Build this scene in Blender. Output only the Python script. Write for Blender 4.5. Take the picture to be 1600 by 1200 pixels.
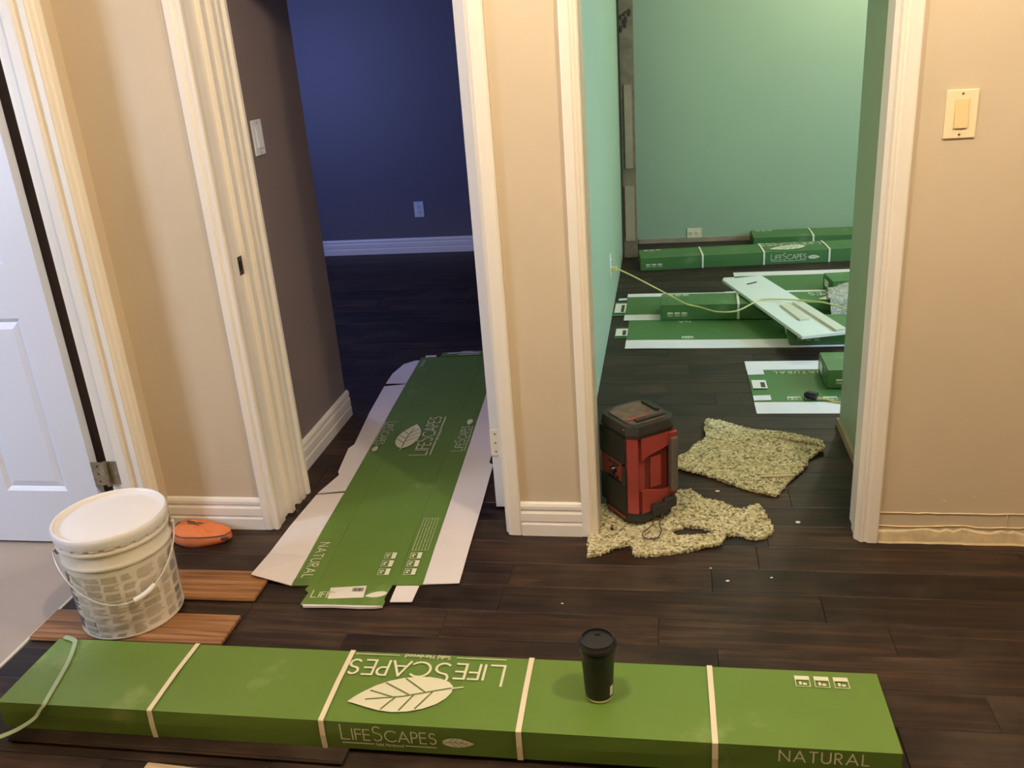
import bpy, bmesh, math, random
from mathutils import Vector, Matrix
random.seed(7)
S = bpy.context.scene
for o in list(bpy.data.objects): bpy.data.objects.remove(o)
C = S.collection

# ------------------------------------------------------------------ camera
H = 1.5
pi_, ro, ya = 0.37018, -0.07601, 0.18648
Rz = Matrix(((math.cos(ya), math.sin(ya), 0), (-math.sin(ya), math.cos(ya), 0), (0, 0, 1)))
B = Matrix(((1, 0, 0), (0, 0, -1), (0, 1, 0)))
Rx = Matrix(((1, 0, 0), (0, math.cos(pi_), -math.sin(pi_)), (0, math.sin(pi_), math.cos(pi_))))
Rr = Matrix(((math.cos(ro), -math.sin(ro), 0), (math.sin(ro), math.cos(ro), 0), (0, 0, 1)))
M = Rr @ Rx @ B @ Rz
cam = bpy.data.objects.new('camera', bpy.data.cameras.new('camera')); C.objects.link(cam)
mw = Matrix((M[0], -M[1], -M[2])).transposed().to_4x4(); mw.translation = Vector((0, 0, H))
cam.matrix_world = mw
cam.data.sensor_width = 36; cam.data.lens = 1388.6 / 1600 * 36; cam.data.clip_start = .05
S.camera = cam
# ------------------------------------------------------------------ world, exposure, lights
W = bpy.data.worlds.new('world'); S.world = W; W.use_nodes = True
W.node_tree.nodes['Background'].inputs[0].default_value = (.5, .6, .8, 1)
W.node_tree.nodes['Background'].inputs[1].default_value = .3
vs = S.view_settings; vs.view_transform = 'Standard'; vs.look = 'None'; vs.gamma = 1; vs.use_curve_mapping = False
vs.exposure = 0.0
def lamp(name, kind, loc, power, col, size=.06, size_y=None, to=None):
    l = bpy.data.lights.new(name, kind); l.energy = power; l.color = col
    if kind == 'AREA':
        l.size = size
        if size_y: l.shape = 'RECTANGLE'; l.size_y = size_y
    else: l.shadow_soft_size = size
    o = bpy.data.objects.new(name, l); C.objects.link(o); o.location = loc
    if to: o.rotation_euler = (Vector(to) - Vector(loc)).to_track_quat('-Z', 'Y').to_euler()
    return o
lamp('hall_lamp', 'POINT', (-.55, 1.32, 2.40), 57, (1, .86, .69), .05)
lamp('hall_lamp', 'POINT', (.78, 1.30, 2.40), 76, (1, .86, .69), .05)
lamp('bathroom_daylight', 'AREA', (-3.35, .95, 1.45), 36, (.60, .72, 1), .45, .7, (-1.8, 2.1, 1.0))
lamp('green_room_window_light', 'AREA', (3.0, 3.86, 1.45), 86, (.50, .72, 1), .85, 1.0, (0, 3.9, 1.0))
lamp('green_room_lamp', 'POINT', (1.5, 5.85, 2.35), 43, (1, .93, .72), .09)
lamp('blue_room_window_light', 'AREA', (-3.2, 4.6, 1.35), 34, (.27, .36, 1), .8, 1.0, (-1.5, 5.6, 1.0))

# ------------------------------------------------------------------ materials
def lin(c):
    return tuple(((x / 255) / 12.92 if x / 255 <= .04045 else ((x / 255 + .055) / 1.055) ** 2.4) for x in c) + (1,)
def nt(name):
    m = bpy.data.materials.new(name); m.use_nodes = True; t = m.node_tree
    return m, t, t.nodes['Principled BSDF'], (lambda k: t.nodes.new(k))
def simple(name, col, rough=.5, metal=0, var=.0, scale=6, bump=0, bscale=200, spec=.5):
    m, t, p, N = nt(name)
    p.inputs['Roughness'].default_value = rough; p.inputs['Metallic'].default_value = metal
    p.inputs['Specular IOR Level'].default_value = spec
    c = lin(col)
    tc = N('ShaderNodeTexCoord')
    if var:
        n = N('ShaderNodeTexNoise'); n.inputs['Scale'].default_value = scale; n.inputs['Detail'].default_value = 5
        t.links.new(tc.outputs['Object'], n.inputs['Vector'])
        r = N('ShaderNodeValToRGB'); r.color_ramp.elements[0].position = .3; r.color_ramp.elements[1].position = .7
        r.color_ramp.elements[0].color = tuple(x * (1 - var) for x in c[:3]) + (1,)
        r.color_ramp.elements[1].color = tuple(min(1, x * (1 + var)) for x in c[:3]) + (1,)
        t.links.new(n.outputs['Fac'], r.inputs['Fac']); t.links.new(r.outputs['Color'], p.inputs['Base Color'])
    else: p.inputs['Base Color'].default_value = c
    if bump:
        n = N('ShaderNodeTexNoise'); n.inputs['Scale'].default_value = bscale; n.inputs['Detail'].default_value = 3
        t.links.new(tc.outputs['Object'], n.inputs['Vector'])
        b = N('ShaderNodeBump'); b.inputs['Strength'].default_value = bump; b.inputs['Distance'].default_value = .002
        t.links.new(n.outputs['Fac'], b.inputs['Height']); t.links.new(b.outputs['Normal'], p.inputs['Normal'])
    return m
def wood(name, c1, c2, c3, rough=.4, gx=2.2, gy=38, dust=.0, rand=.5):
    m, t, p, N = nt(name); L = t.links.new
    tc = N('ShaderNodeTexCoord'); oi = N('ShaderNodeObjectInfo')
    mul = N('ShaderNodeMath'); mul.operation = 'MULTIPLY'; mul.inputs[1].default_value = 37; L(oi.outputs['Random'], mul.inputs[0])
    cb = N('ShaderNodeCombineXYZ'); L(mul.outputs[0], cb.inputs[0]); L(mul.outputs[0], cb.inputs[1]); L(mul.outputs[0], cb.inputs[2])
    add = N('ShaderNodeVectorMath'); add.operation = 'ADD'; L(tc.outputs['Object'], add.inputs[0]); L(cb.outputs[0], add.inputs[1])
    mp = N('ShaderNodeMapping'); mp.inputs['Scale'].default_value = (gx, gy, gy); L(add.outputs[0], mp.inputs['Vector'])
    n = N('ShaderNodeTexNoise'); n.inputs['Scale'].default_value = 1.6; n.inputs['Detail'].default_value = 7; n.inputs['Distortion'].default_value = .6
    L(mp.outputs[0], n.inputs['Vector'])
    r = N('ShaderNodeValToRGB'); e = r.color_ramp.elements
    e[0].position = .28; e[0].color = lin(c1); e[1].position = .75; e[1].color = lin(c3)
    x = e.new(.5); x.color = lin(c2); L(n.outputs['Fac'], r.inputs['Fac'])
    mr = N('ShaderNodeMapRange'); mr.inputs['To Min'].default_value = 1 - rand; mr.inputs['To Max'].default_value = 1 + rand; L(oi.outputs['Random'], mr.inputs['Value'])
    hv = N('ShaderNodeHueSaturation'); L(r.outputs['Color'], hv.inputs['Color']); L(mr.outputs[0], hv.inputs['Value'])
    n2 = N('ShaderNodeTexNoise'); n2.inputs['Scale'].default_value = 3.5; n2.inputs['Detail'].default_value = 8; n2.inputs['Roughness'].default_value = .65
    L(add.outputs[0], n2.inputs['Vector'])
    r2 = N('ShaderNodeValToRGB'); r2.color_ramp.elements[0].position = .47; r2.color_ramp.elements[1].position = .8
    r2.color_ramp.elements[0].color = (0, 0, 0, 1); r2.color_ramp.elements[1].color = (dust, dust, dust, 1); L(n2.outputs['Fac'], r2.inputs['Fac'])
    mx = N('ShaderNodeMix'); mx.data_type = 'RGBA'; L(r2.outputs['Color'], mx.inputs['Factor']); L(hv.outputs['Color'], mx.inputs['A'])
    mx.inputs['B'].default_value = lin((112, 98, 78)); L(mx.outputs['Result'], p.inputs['Base Color'])
    rr = N('ShaderNodeMapRange'); rr.inputs['To Min'].default_value = rough - .06; rr.inputs['To Max'].default_value = rough + .3; L(n2.outputs['Fac'], rr.inputs['Value'])
    L(rr.outputs[0], p.inputs['Roughness'])
    p.inputs['Specular IOR Level'].default_value = .35
    b = N('ShaderNodeBump'); b.inputs['Strength'].default_value = .35; b.inputs['Distance'].default_value = .0015
    L(n.outputs['Fac'], b.inputs['Height']); L(b.outputs['Normal'], p.inputs['Normal'])
    return m
def foam_mat(name, cols):
    m, t, p, N = nt(name); L = t.links.new
    tc = N('ShaderNodeTexCoord'); v = N('ShaderNodeTexVoronoi'); v.inputs['Scale'].default_value = 130
    nz = N('ShaderNodeTexNoise'); nz.inputs['Scale'].default_value = 60; L(tc.outputs['Object'], nz.inputs['Vector'])
    mxv = N('ShaderNodeMix'); mxv.data_type = 'VECTOR'; mxv.inputs['Factor'].default_value = .012
    L(tc.outputs['Object'], mxv.inputs['A']); L(nz.outputs['Color'], mxv.inputs['B']); L(mxv.outputs['Result'], v.inputs['Vector'])
    sp = N('ShaderNodeSeparateColor'); L(v.outputs['Color'], sp.inputs[0])
    r = N('ShaderNodeValToRGB'); r.color_ramp.interpolation = 'CONSTANT'; e = r.color_ramp.elements
    e[0].position = 0; e[0].color = lin(cols[0]); e[1].position = .15; e[1].color = lin(cols[1])
    for i, c in enumerate(cols[2:]):
        x = e.new(.15 + .85 * (i + 1) / (len(cols) - 1)); x.color = lin(c)
    L(sp.outputs[0], r.inputs['Fac']); L(r.outputs['Color'], p.inputs['Base Color']); p.inputs['Roughness'].default_value = .95
    b = N('ShaderNodeBump'); b.inputs['Strength'].default_value = .8; b.inputs['Distance'].default_value = .004
    L(v.outputs['Distance'], b.inputs['Height']); L(b.outputs['Normal'], p.inputs['Normal'])
    return m
def card_mat(name, col, scuff):
    m, t, p, N = nt(name); L = t.links.new
    tc = N('ShaderNodeTexCoord')
    n = N('ShaderNodeTexNoise'); n.inputs['Scale'].default_value = 5; n.inputs['Detail'].default_value = 9; n.inputs['Roughness'].default_value = .6
    L(tc.outputs['Object'], n.inputs['Vector'])
    r = N('ShaderNodeValToRGB'); e = r.color_ramp.elements
    e[0].position = .35; e[0].color = lin(col); e[1].position = .82; e[1].color = lin(scuff)
    x = e.new(.6); x.color = lin(tuple(a * .94 + b * .06 for a, b in zip(col, scuff)))
    L(n.outputs['Fac'], r.inputs['Fac']); L(r.outputs['Color'], p.inputs['Base Color'])
    p.inputs['Roughness'].default_value = .42
    return m
MT = {
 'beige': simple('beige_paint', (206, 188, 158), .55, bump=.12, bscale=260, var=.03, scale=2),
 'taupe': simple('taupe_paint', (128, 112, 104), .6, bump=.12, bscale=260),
 'blue': simple('dark_grey_paint', (106, 100, 102), .5, bump=.1, bscale=260),
 'green': simple('mint_paint', (160, 178, 144), .55, bump=.1, bscale=260, var=.02, scale=2),
 'ceiling': simple('ceiling_paint', (225, 218, 205), .8),
 'trim': simple('white_trim_paint', (236, 227, 210), .38, var=.012, scale=4),
 'doorw': simple('white_door_paint', (222, 222, 226), .4),
 'floor': wood('dark_walnut_plank', (18, 11, 6), (37, 23, 14), (68, 46, 30), .40, 2.0, 34, .26, .42),
 'loose': wood('light_brown_plank', (96, 62, 38), (150, 104, 66), (186, 140, 94), .42, 1.6, 44, .05, .1),
 'pale_wood': wood('pale_wood', (176, 150, 112), (206, 184, 148), (222, 204, 170), .5, 2, 40, .05, .08),
 'sub': simple('dark_gap', (16, 12, 10), .8),
 'vinyl': simple('beige_vinyl', (172, 156, 140), .6, var=.07, scale=3),
 'card': card_mat('green_carton_print', (96, 126, 50), (146, 164, 98)),
 'card_cool_light': card_mat('green_carton_print_cool_light', (76, 114, 58), (116, 146, 96)),  # same print as the near cartons, with the room's cooler light in its colour
 'white_card': simple('white_carton_board', (232, 222, 216), .6, var=.03, scale=5),
 'print': simple('white_print', (226, 224, 196), .5),
 'vein': simple('leaf_vein_print', (104, 118, 62), .5),
 'label': simple('paper_label', (232, 224, 206), .5),
 'ink': simple('dark_ink', (60, 56, 52), .6),
 'strap': simple('cream_strapping', (236, 224, 196), .35),
 'strapg': simple('grey_green_strapping', (158, 176, 138), .3),
 'red': simple('red_plastic', (144, 58, 48), .48, var=.15, scale=12),
 'red_dark': simple('dark_red_plastic', (96, 30, 26), .5),
 'black': simple('black_plastic', (40, 38, 34), .5, var=.25, scale=20, bump=.2, bscale=300),
 'grille': simple('speaker_grille', (34, 34, 30), .55, bump=.8, bscale=900),
 'greyp': simple('grey_rubber', (92, 86, 78), .55, var=.12, scale=14),
 'dusty': simple('dusty_black_plastic', (92, 84, 72), .8, var=.35, scale=30),
 'screen': simple('dark_screen', (38, 42, 38), .2),
 'cup': simple('matte_black_paper', (24, 23, 22), .45),
 'lid': simple('black_cup_lid', (24, 25, 27), .32),
 'pail': simple('white_enamelled_steel', (226, 216, 196), .32, var=.05, scale=7),
 'pail_lid': simple('white_pail_lid', (236, 230, 224), .35),
 'pail_ink': simple('pail_brown_ink', (190, 176, 148), .5),
 'pail_ink2': simple('pail_dark_ink', (118, 114, 108), .5),
 'pail_ink3': simple('pail_green_ink', (190, 188, 146), .5),
 'wire': simple('galvanised_wire', (214, 210, 200), .35, .3),
 'metal': simple('worn_nickel', (160, 148, 122), .42, .75, var=.3, scale=60),
 'metal_dark': simple('dark_bronze', (70, 54, 36), .4, .6),
 'orange': simple('orange_fabric', (222, 124, 70), .75, var=.05, scale=30, bump=.3, bscale=700),
 'ivory': simple('ivory_plastic', (240, 222, 180), .35),
 'ivory2': simple('ivory_rocker', (226, 204, 150), .3),
 'whitep': simple('white_plastic', (226, 226, 222), .4),
 'cord': simple('yellow_cable', (206, 196, 120), .45),
 'foam': foam_mat('bonded_foam', [(122, 114, 80), (204, 196, 156), (184, 172, 128), (220, 212, 178), (164, 156, 114), (198, 188, 138)]),
 'foamg': foam_mat('bonded_foam_grey', [(146, 142, 122), (176, 172, 152), (164, 160, 138), (188, 186, 168), (154, 150, 128)]),
 'board': simple('white_shelf_board', (228, 228, 214), .4),
 'offwhite': simple('offwhite_trim_scrap', (214, 206, 180), .5),
 'bare': simple('bare_brown_jamb', (128, 108, 84), .7, var=.25, scale=14),
 'bare2': simple('pale_plaster_patch', (164, 142, 114), .7, var=.1, scale=10),
 'plaster': simple('torn_plaster', (214, 192, 150), .8, var=.14, scale=26, bump=.8, bscale=60),
 'dirt_and_gap_shade': simple('dirt_smear', (64, 56, 40), .9),  # dirt on the bare jamb; also colours in the shade of its gap strip
}
# ------------------------------------------------------------------ mesh helpers
def link(name, me, m, parent=None):
    o = bpy.data.objects.new(name, me); C.objects.link(o)
    if m is not None: me.materials.append(MT[m] if isinstance(m, str) else m)
    if parent: o.parent = parent
    return o
def obj(name, bm, m, parent=None, smooth=False, loc=None):
    me = bpy.data.meshes.new(name); bmesh.ops.recalc_face_normals(bm, faces=bm.faces[:]); bm.to_mesh(me); bm.free()
    if smooth:
        for p in me.polygons: p.use_smooth = True
        me.set_sharp_from_angle(angle=math.radians(40))
    o = link(name, me, m, parent)
    if loc: o.location = loc
    return o
def box(bm, a, b, bev=0):
    x0, y0, z0 = a; x1, y1, z1 = b
    v = [bm.verts.new(p) for p in ((x0,y0,z0),(x1,y0,z0),(x1,y1,z0),(x0,y1,z0),(x0,y0,z1),(x1,y0,z1),(x1,y1,z1),(x0,y1,z1))]
    fs = [bm.faces.new([v[i] for i in f]) for f in ((0,3,2,1),(4,5,6,7),(0,1,5,4),(1,2,6,5),(2,3,7,6),(3,0,4,7))]
    if bev:
        es = list({e for f in fs for e in f.edges})
        bmesh.ops.bevel(bm, geom=es, offset=bev, segments=2, affect='EDGES', profile=.5)
def B_(name, a, b, m, parent=None, bev=0):
    bm = bmesh.new(); box(bm, a, b, bev); return obj(name, bm, m, parent)
def prism(bm, pts, z0, z1):
    lo = [bm.verts.new((x, y, z0)) for x, y in pts]; hi = [bm.verts.new((x, y, z1)) for x, y in pts]
    n = len(pts)
    bm.faces.new(lo); bm.faces.new(hi)
    for i in range(n): bm.faces.new((lo[i], lo[(i+1) % n], hi[(i+1) % n], hi[i]))
def sweep(bm, prof, p0, p1, nrm):
    """profile (depth, z) swept from p0 to p1 (x,y); depth goes along nrm"""
    def ring(p): return [bm.verts.new((p[0] + nrm[0]*d, p[1] + nrm[1]*d, z)) for d, z in prof]
    a, b = ring(p0), ring(p1); n = len(prof)
    bm.faces.new(a); bm.faces.new(b)
    for i in range(n): bm.faces.new((a[i], a[(i+1) % n], b[(i+1) % n], b[i]))
def lathe(bm, prof, seg=48, cx=0, cy=0, cap=True):
    rings = []
    for r, z in prof:
        rings.append([bm.verts.new((cx + r*math.cos(2*math.pi*k/seg), cy + r*math.sin(2*math.pi*k/seg), z)) for k in range(seg)])
    for a, b in zip(rings, rings[1:]):
        for k in range(seg): bm.faces.new((a[k], a[(k+1) % seg], b[(k+1) % seg], b[k]))
    if cap: bm.faces.new(rings[0]); bm.faces.new(rings[-1])
def catmull(P, n=8):
    P = [Vector(p) for p in P]; Q = [P[0]*2 - P[1]] + P + [P[-1]*2 - P[-2]]; out = []
    for i in range(1, len(Q)-2):
        a, b, c, d = Q[i-1:i+3]
        for k in range(n):
            t = k/n
            out.append(.5*((2*b) + (c-a)*t + (2*a-5*b+4*c-d)*t*t + (3*b-a-3*c+d)*t**3))
    return out + [P[-1]]
def tube(bm, pts, r, seg=8):
    pts = [Vector(p) for p in pts]; prev = None; rings = []
    for i, p in enumerate(pts):
        d = (pts[min(i+1, len(pts)-1)] - pts[max(i-1, 0)]).normalized()
        if prev is None: u = d.orthogonal().normalized()
        else: u = (prev - d*prev.dot(d)).normalized()
        prev = u; w = d.cross(u)
        rings.append([bm.verts.new(p + (u*math.cos(2*math.pi*k/seg) + w*math.sin(2*math.pi*k/seg))*r) for k in range(seg)])
    for a, b in zip(rings, rings[1:]):
        for k in range(seg): bm.faces.new((a[k], a[(k+1) % seg], b[(k+1) % seg], b[k]))
    bm.faces.new(rings[0]); bm.faces.new(rings[-1])
def T_(name, pts, r, m, parent=None, seg=8):
    bm = bmesh.new(); tube(bm, pts, r, seg); return obj(name, bm, m, parent, True)
def thing(name, label, cat, loc=(0,0,0), rotz=0, group=None):
    o = bpy.data.objects.new(name, None); C.objects.link(o); o.location = loc; o.rotation_euler = (0,0,rotz)
    o.empty_display_size = .05; o['label'] = label; o['category'] = cat
    if group: o['group'] = group
    return o
def tag(o, label, cat, group=None):
    o['label'] = label; o['category'] = cat
    if group: o['group'] = group
    return o
def st(o): o['kind'] = 'structure'; return o
# ------------------------------------------------------------------ stroke lettering (light geometric capitals)
def arc(cx, cy, rx, ry, a0, a1, n=9):
    return [(cx + rx*math.cos(math.radians(a0 + (a1-a0)*k/n)), cy + ry*math.sin(math.radians(a0 + (a1-a0)*k/n))) for k in range(n+1)]
S_up = arc(.3, .75, .22, .235, 40, 235, 9) + arc(.3, .26, .25, .25, 70, -140, 10)
G = {
 'L': (.46, [[(0,1),(0,0),(.46,0)]]), 'I': (.04, [[(0,0),(0,1)]]), 'F': (.44, [[(0,0),(0,1),(.44,1)],[(0,.55),(.42,.55)]]),
 'E': (.46, [[(.46,1),(0,1),(0,0),(.46,0)],[(0,.53),(.44,.53)]]), 'S': (.55, [S_up]),
 'C': (.82, [arc(.5,.5,.5,.5,45,315,16)]), 'A': (.82, [[(0,0),(.41,1),(.82,0)],[(.14,.33),(.68,.33)]]),
 'P': (.46, [[(0,0),(0,1),(.22,1)] + arc(.22,.73,.24,.27,90,-90,8) + [(0,.46)]]),
 'N': (.74, [[(0,0),(0,1),(.74,0),(.74,1)]]), 'T': (.56, [[(0,1),(.56,1)],[(.28,1),(.28,0)]]),
 'U': (.64, [[(0,1),(0,.32)] + arc(.32,.32,.32,.32,180,360,9) + [(.64,1)]]),
 'R': (.5, [[(0,0),(0,1),(.22,1)] + arc(.22,.74,.24,.26,90,-90,8) + [(0,.48)],[(.18,.48),(.5,0)]]),
 'H': (.62, [[(0,0),(0,1)],[(.62,0),(.62,1)],[(0,.52),(.62,.52)]]),
 'o': (.5, [arc(.25,.27,.25,.27,0,360,14)]), 'l': (.04, [[(0,0),(0,1)]]), 'i': (.04, [[(0,0),(0,.55)],[(0,.75),(0,.85)]]),
 'd': (.5, [arc(.25,.27,.25,.27,0,360,14),[(.5,0),(.5,1)]]), 'a': (.5, [arc(.25,.27,.25,.27,0,360,14),[(.5,0),(.5,.55)]]),
 'r': (.3, [[(0,0),(0,.55)],[(0,.3)] + arc(.2,.3,.2,.22,180,70,5)]), 'w': (.7, [[(0,.55),(.17,0),(.35,.5),(.53,0),(.7,.55)]]), ' ': (.35, []),
}
def strokes(txt, h, w, gap=.2, caps=None, hsmall=.74):
    """returns list of quads (4 pts 2D) and total width; caps = indices drawn full height"""
    q = []; x = 0
    for i, ch in enumerate(txt):
        hh = h if (caps is None or i in caps) else h*hsmall
        wd, pl = G[ch]
        for P in pl:
            P = [(x + a*hh, b*hh) for a, b in P]
            for (x0,y0),(x1,y1) in zip(P, P[1:]):
                dx, dy = x1-x0, y1-y0; l = math.hypot(dx, dy) or 1; dx/=l; dy/=l
                e = w*.42; nx, ny = -dy*w/2, dx*w/2
                q.append([(x0-dx*e-nx,y0-dy*e-ny),(x1+dx*e-nx,y1+dy*e-ny),(x1+dx*e+nx,y1+dy*e+ny),(x0-dx*e+nx,y0-dy*e+ny)])
        x += wd*hh + gap*hh
    return q, x - gap*hh
def rect(x0, y0, x1, y1): return [(x0,y0),(x1,y0),(x1,y1),(x0,y1)]
def shift(q, dx, dy, s=1): return [[(x*s+dx, y*s+dy) for x, y in p] for p in q]
def ink(name, polys, O, U, V, m, parent, off=.0006):
    stuff = len(polys) > 1 and name in ('barcode', 'fine_print')
    O, U, V = Vector(O), Vector(U), Vector(V); N = U.cross(V).normalized()*off
    bm = bmesh.new()
    for i, p in enumerate(polys): bm.faces.new([bm.verts.new(O + U*x + V*y + N*(1 + .05*(i % 6))) for x, y in p])
    me = bpy.data.meshes.new(name); bm.to_mesh(me); bm.free()
    o = link(name, me, m, parent)
    if stuff: o['kind'] = 'stuff'
    return o
def logo(width, tagline=True):
    """LIFESCAPES wordmark with rule and small line under it; returns quads, origin at left baseline"""
    q, w = strokes('LIFESCAPES', 1, .075, .2, (0, 4)); s = width/w; q = shift(q, 0, 0, s)
    if tagline:
        y = -.24*s; t = .035*s
        q += [rect(0, y-t, width*.34, y+t), rect(width*.67, y-t, width, y+t)]
        q2, w2 = strokes('Solid Hardwood', .26*s, .045*s, .22); k = width*.29/w2
        q += shift(q2, width*.36, y-.09*s, k)
    return q
LEAFW = [(0,0),(.06,.05),(.14,.10),(.25,.155),(.37,.19),(.5,.205),(.62,.20),(.74,.18),(.84,.14),(.91,.09),(.945,.03),(.93,-.04),(.88,-.10),(.79,-.155),(.67,-.19),(.53,-.20),(.4,-.185),(.28,-.145),(.16,-.085),(.07,-.035)]
def leaf(length, fat=1.0):
    L = length; out = [[(x*L, y*L*fat) for x, y in LEAFW], rect(.92*L, .0*L, 1.04*L, .015*L)]
    v = []
    def seg(x0,y0,x1,y1,t=.008):
        dx,dy=x1-x0,y1-y0; l=math.hypot(dx,dy); nx,ny=-dy/l*t,dx/l*t
        v.append([(L*(x0+nx),L*(y0*fat+ny)),(L*(x0-nx),L*(y0*fat-ny)),(L*(x1-nx),L*(y1*fat-ny)),(L*(x1+nx),L*(y1*fat+ny))])
    seg(.16,.0,.5,-.02); seg(.5,-.02,.93,.01)
    for x0, x1, y1 in ((.32,.2,.10),(.47,.34,.17),(.62,.52,.195)): seg(x0+.08,-.01,x1,y1)
    for x0, x1, y1 in ((.42,.3,-.14),(.58,.46,-.18),(.74,.6,-.185)): seg(x0+.02,-.01,x1,y1)
    return out, v
def icons(w, h, n=3, gap=.25):
    """rounded little signs: thick bar above a frame with a mark"""
    q = []; s = (w - gap*w/n*(n-1))/n
    for i in range(n):
        x = i*(s + gap*w/n); t = s*.05
        q += [rect(x, h*.62, x+s, h), rect(x, 0, x+t, h*.62), rect(x+s-t, 0, x+s, h*.62), rect(x, 0, x+s, t)]
        q += [rect(x+s*.25, h*.16, x+s*.42, h*.46), rect(x+s*.5, h*.16, x+s*.75, h*.34)]
    return q
def textlines(w, h, n, t=.28, seed=1):
    r = random.Random(seed); q = []
    for i in range(n):
        y = h - (i+1)*h/n; x = 0
        while x < w*.97:
            l = w*r.uniform(.06, .2); x1 = min(x+l, w); q.append(rect(x, y, x1, y + h/n*t)); x = x1 + w*.02
    return q

# ================================================================== SETTING
CZ = 2.50
# ---- hardwood floor: every board an object
fl = st(B_('floor', (-3.6, -1.3, -.06), (3.3, 6.8, -.0125), 'sub'))
PW = .1242
def plank_mesh(L, w=PW-.0012, t=.012, b=.0016):
    bm = bmesh.new()
    lo = [(0,0,-t),(L,0,-t),(L,w,-t),(0,w,-t)]; mi = [(0,0,-b),(L,0,-b),(L,w,-b),(0,w,-b)]; hi = [(b,b,0),(L-b,b,0),(L-b,w-b,0),(b,w-b,0)]
    R = [[bm.verts.new(p) for p in r] for r in (lo, mi, hi)]
    bm.faces.new(R[2])
    for a, c in zip(R, R[1:]):
        for i in range(4): bm.faces.new((a[i], a[(i+1)%4], c[(i+1)%4], c[i]))
    me = bpy.data.meshes.new('plank'); bmesh.ops.recalc_face_normals(bm, faces=bm.faces[:]); bm.to_mesh(me); bm.free(); me.materials.append(MT['floor'])
    return me
PM = {}
def pmesh(L):
    L = round(L, 2)
    if L not in PM: PM[L] = plank_mesh(L)
    return PM[L]
fixed = {-1: [.26, 1.0], -2: [-.47, .12, 1.12], -3: [-1.05, -.48, .41, 1.35], -4: [-1.21, -.62, -.03, .56, 1.4], -5: [-.88, .12, .95], -6:[-.4, .72, 1.3], -7:[-1.1, -.2, .5]}
cand = []
for k in range(-18, 35):
    y = 2.427 + k*PW
    if y + PW > 6.66: break
    spans = [(-1.80, 2.2)] if y + PW/2 < 2.48 else [(-3.3, 3.1)]
    if k == 0: spans = [(-1.8, 2.2)]
    for x0, x1 in spans:
        js = [j for j in fixed.get(k, []) if x0 < j < x1]
        if not js:
            x = x0 + random.choice((.3, .5, .7, .9))
            while x < x1 - .2: js.append(round(x, 2)); x += random.choice((.6, .9, 1.1, 1.2))
        e = [x0] + js + [x1]
        for a, b in zip(e, e[1:]): cand.append((a, b - a, y))
def seen(a, l, y):
    if y < 1.2: return False
    if y < 2.5: return a < 1.3
    if a > 1.45 or (a > .66 and y < 3.2): return False
    return True
cand.sort(key=lambda c: (not seen(*c), c[2]))
far_bm = bmesh.new()
for i, (a, l, y) in enumerate(cand):
    if i < 296:
        o = bpy.data.objects.new('plank', pmesh(l - .001)); C.objects.link(o); o.parent = fl; o.location = (a, y, random.uniform(-.0004, .0003))
    else:
        t0 = bpy.data.meshes.new('t'); tb = bmesh.new(); tb.from_mesh(pmesh(l - .001)); bmesh.ops.translate(tb, verts=tb.verts[:], vec=(a, y, 0)); tb.to_mesh(t0); tb.free()
        far_bm.from_mesh(t0); bpy.data.meshes.remove(t0)
o = obj('plank', far_bm, 'floor', fl); o['kind'] = 'stuff'
st(B_('floor_bathroom', (-3.6, -1.3, -.012), (-1.806, 2.45, .0005), 'vinyl'))
st(B_('trim_1', (-1.812, 1.2, -.01), (-1.802, 2.34, .002), 'offwhite'))
st(B_('ceiling', (-3.6, -1.3, CZ), (3.3, 6.8, CZ+.05), 'ceiling'))
# ---- hall wall
WF, WB, HD = 2.475, 2.600, 1.945
def wall(name, a, b, m): return st(B_(name, a, b, m))
def two(name, x0, x1, z0, z1, mb):
    """hall wall piece: beige on the hall side, room colour behind"""
    w = wall(name, (x0, WF, z0), (x1, WF+.06, z1), 'beige')
    B_('room_side', (x0, WF+.06, z0), (x1, WB, z1), mb, w); return w
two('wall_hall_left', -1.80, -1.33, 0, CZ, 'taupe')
two('wall_hall_middle', -.505, -.235, 0, CZ, 'green')
two('wall_hall_right', .575, 3.15, 0, CZ, 'green')
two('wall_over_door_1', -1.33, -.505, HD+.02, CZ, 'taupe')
two('wall_over_door_2', -.235, .575, HD+.02, CZ, 'green')
wall('wall_behind_camera', (-3.6, -1.35, 0), (3.3, -1.25, CZ), 'beige')
wall('wall_hall_end', (2.2, -1.3, 0), (2.3, WF, CZ), 'beige')
# left wall with its doorway (opening y 1.60..2.345)
wall('wall_left', (-1.80, 2.40, 0), (-1.70, WF, CZ), 'beige')
wall('wall_left_near', (-1.80, -1.3, 0), (-1.70, 1.545, CZ), 'beige')
wall('wall_left_over_door', (-1.80, 1.545, HD+.02), (-1.70, 2.40, CZ), 'beige')
# bathroom shell
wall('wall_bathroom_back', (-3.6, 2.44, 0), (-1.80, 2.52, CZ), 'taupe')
wall('wall_bathroom_side', (-3.66, -1.3, 0), (-3.58, 2.5, CZ), 'doorw')
# blue room
wall('wall_blue_stub', (-1.50, WB, 0), (-1.39, 3.43, CZ), 'taupe')
wall('wall_blue_back', (-3.5, 6.60, 0), (-.36, 6.70, CZ), 'blue')
wall('wall_blue_left', (-3.5, 2.52, 0), (-3.4, 6.65, CZ), 'blue')
wall('wall_blue_right', (-.42, WB, 0), (-.36, 6.65, CZ), 'blue')
# green room
wall('wall_green_left', (-.36, WB, 0), (-.308, 6.21, CZ), 'green')
wall('wall_green_back', (-.36, 6.65, 0), (3.2, 6.75, CZ), 'green')
wall('wall_green_right', (3.08, 3.3, 0), (3.18, 6.7, CZ), 'green')
wall('wall_closet', (.658, WB, 0), (3.15, 3.328, CZ), 'green')
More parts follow.
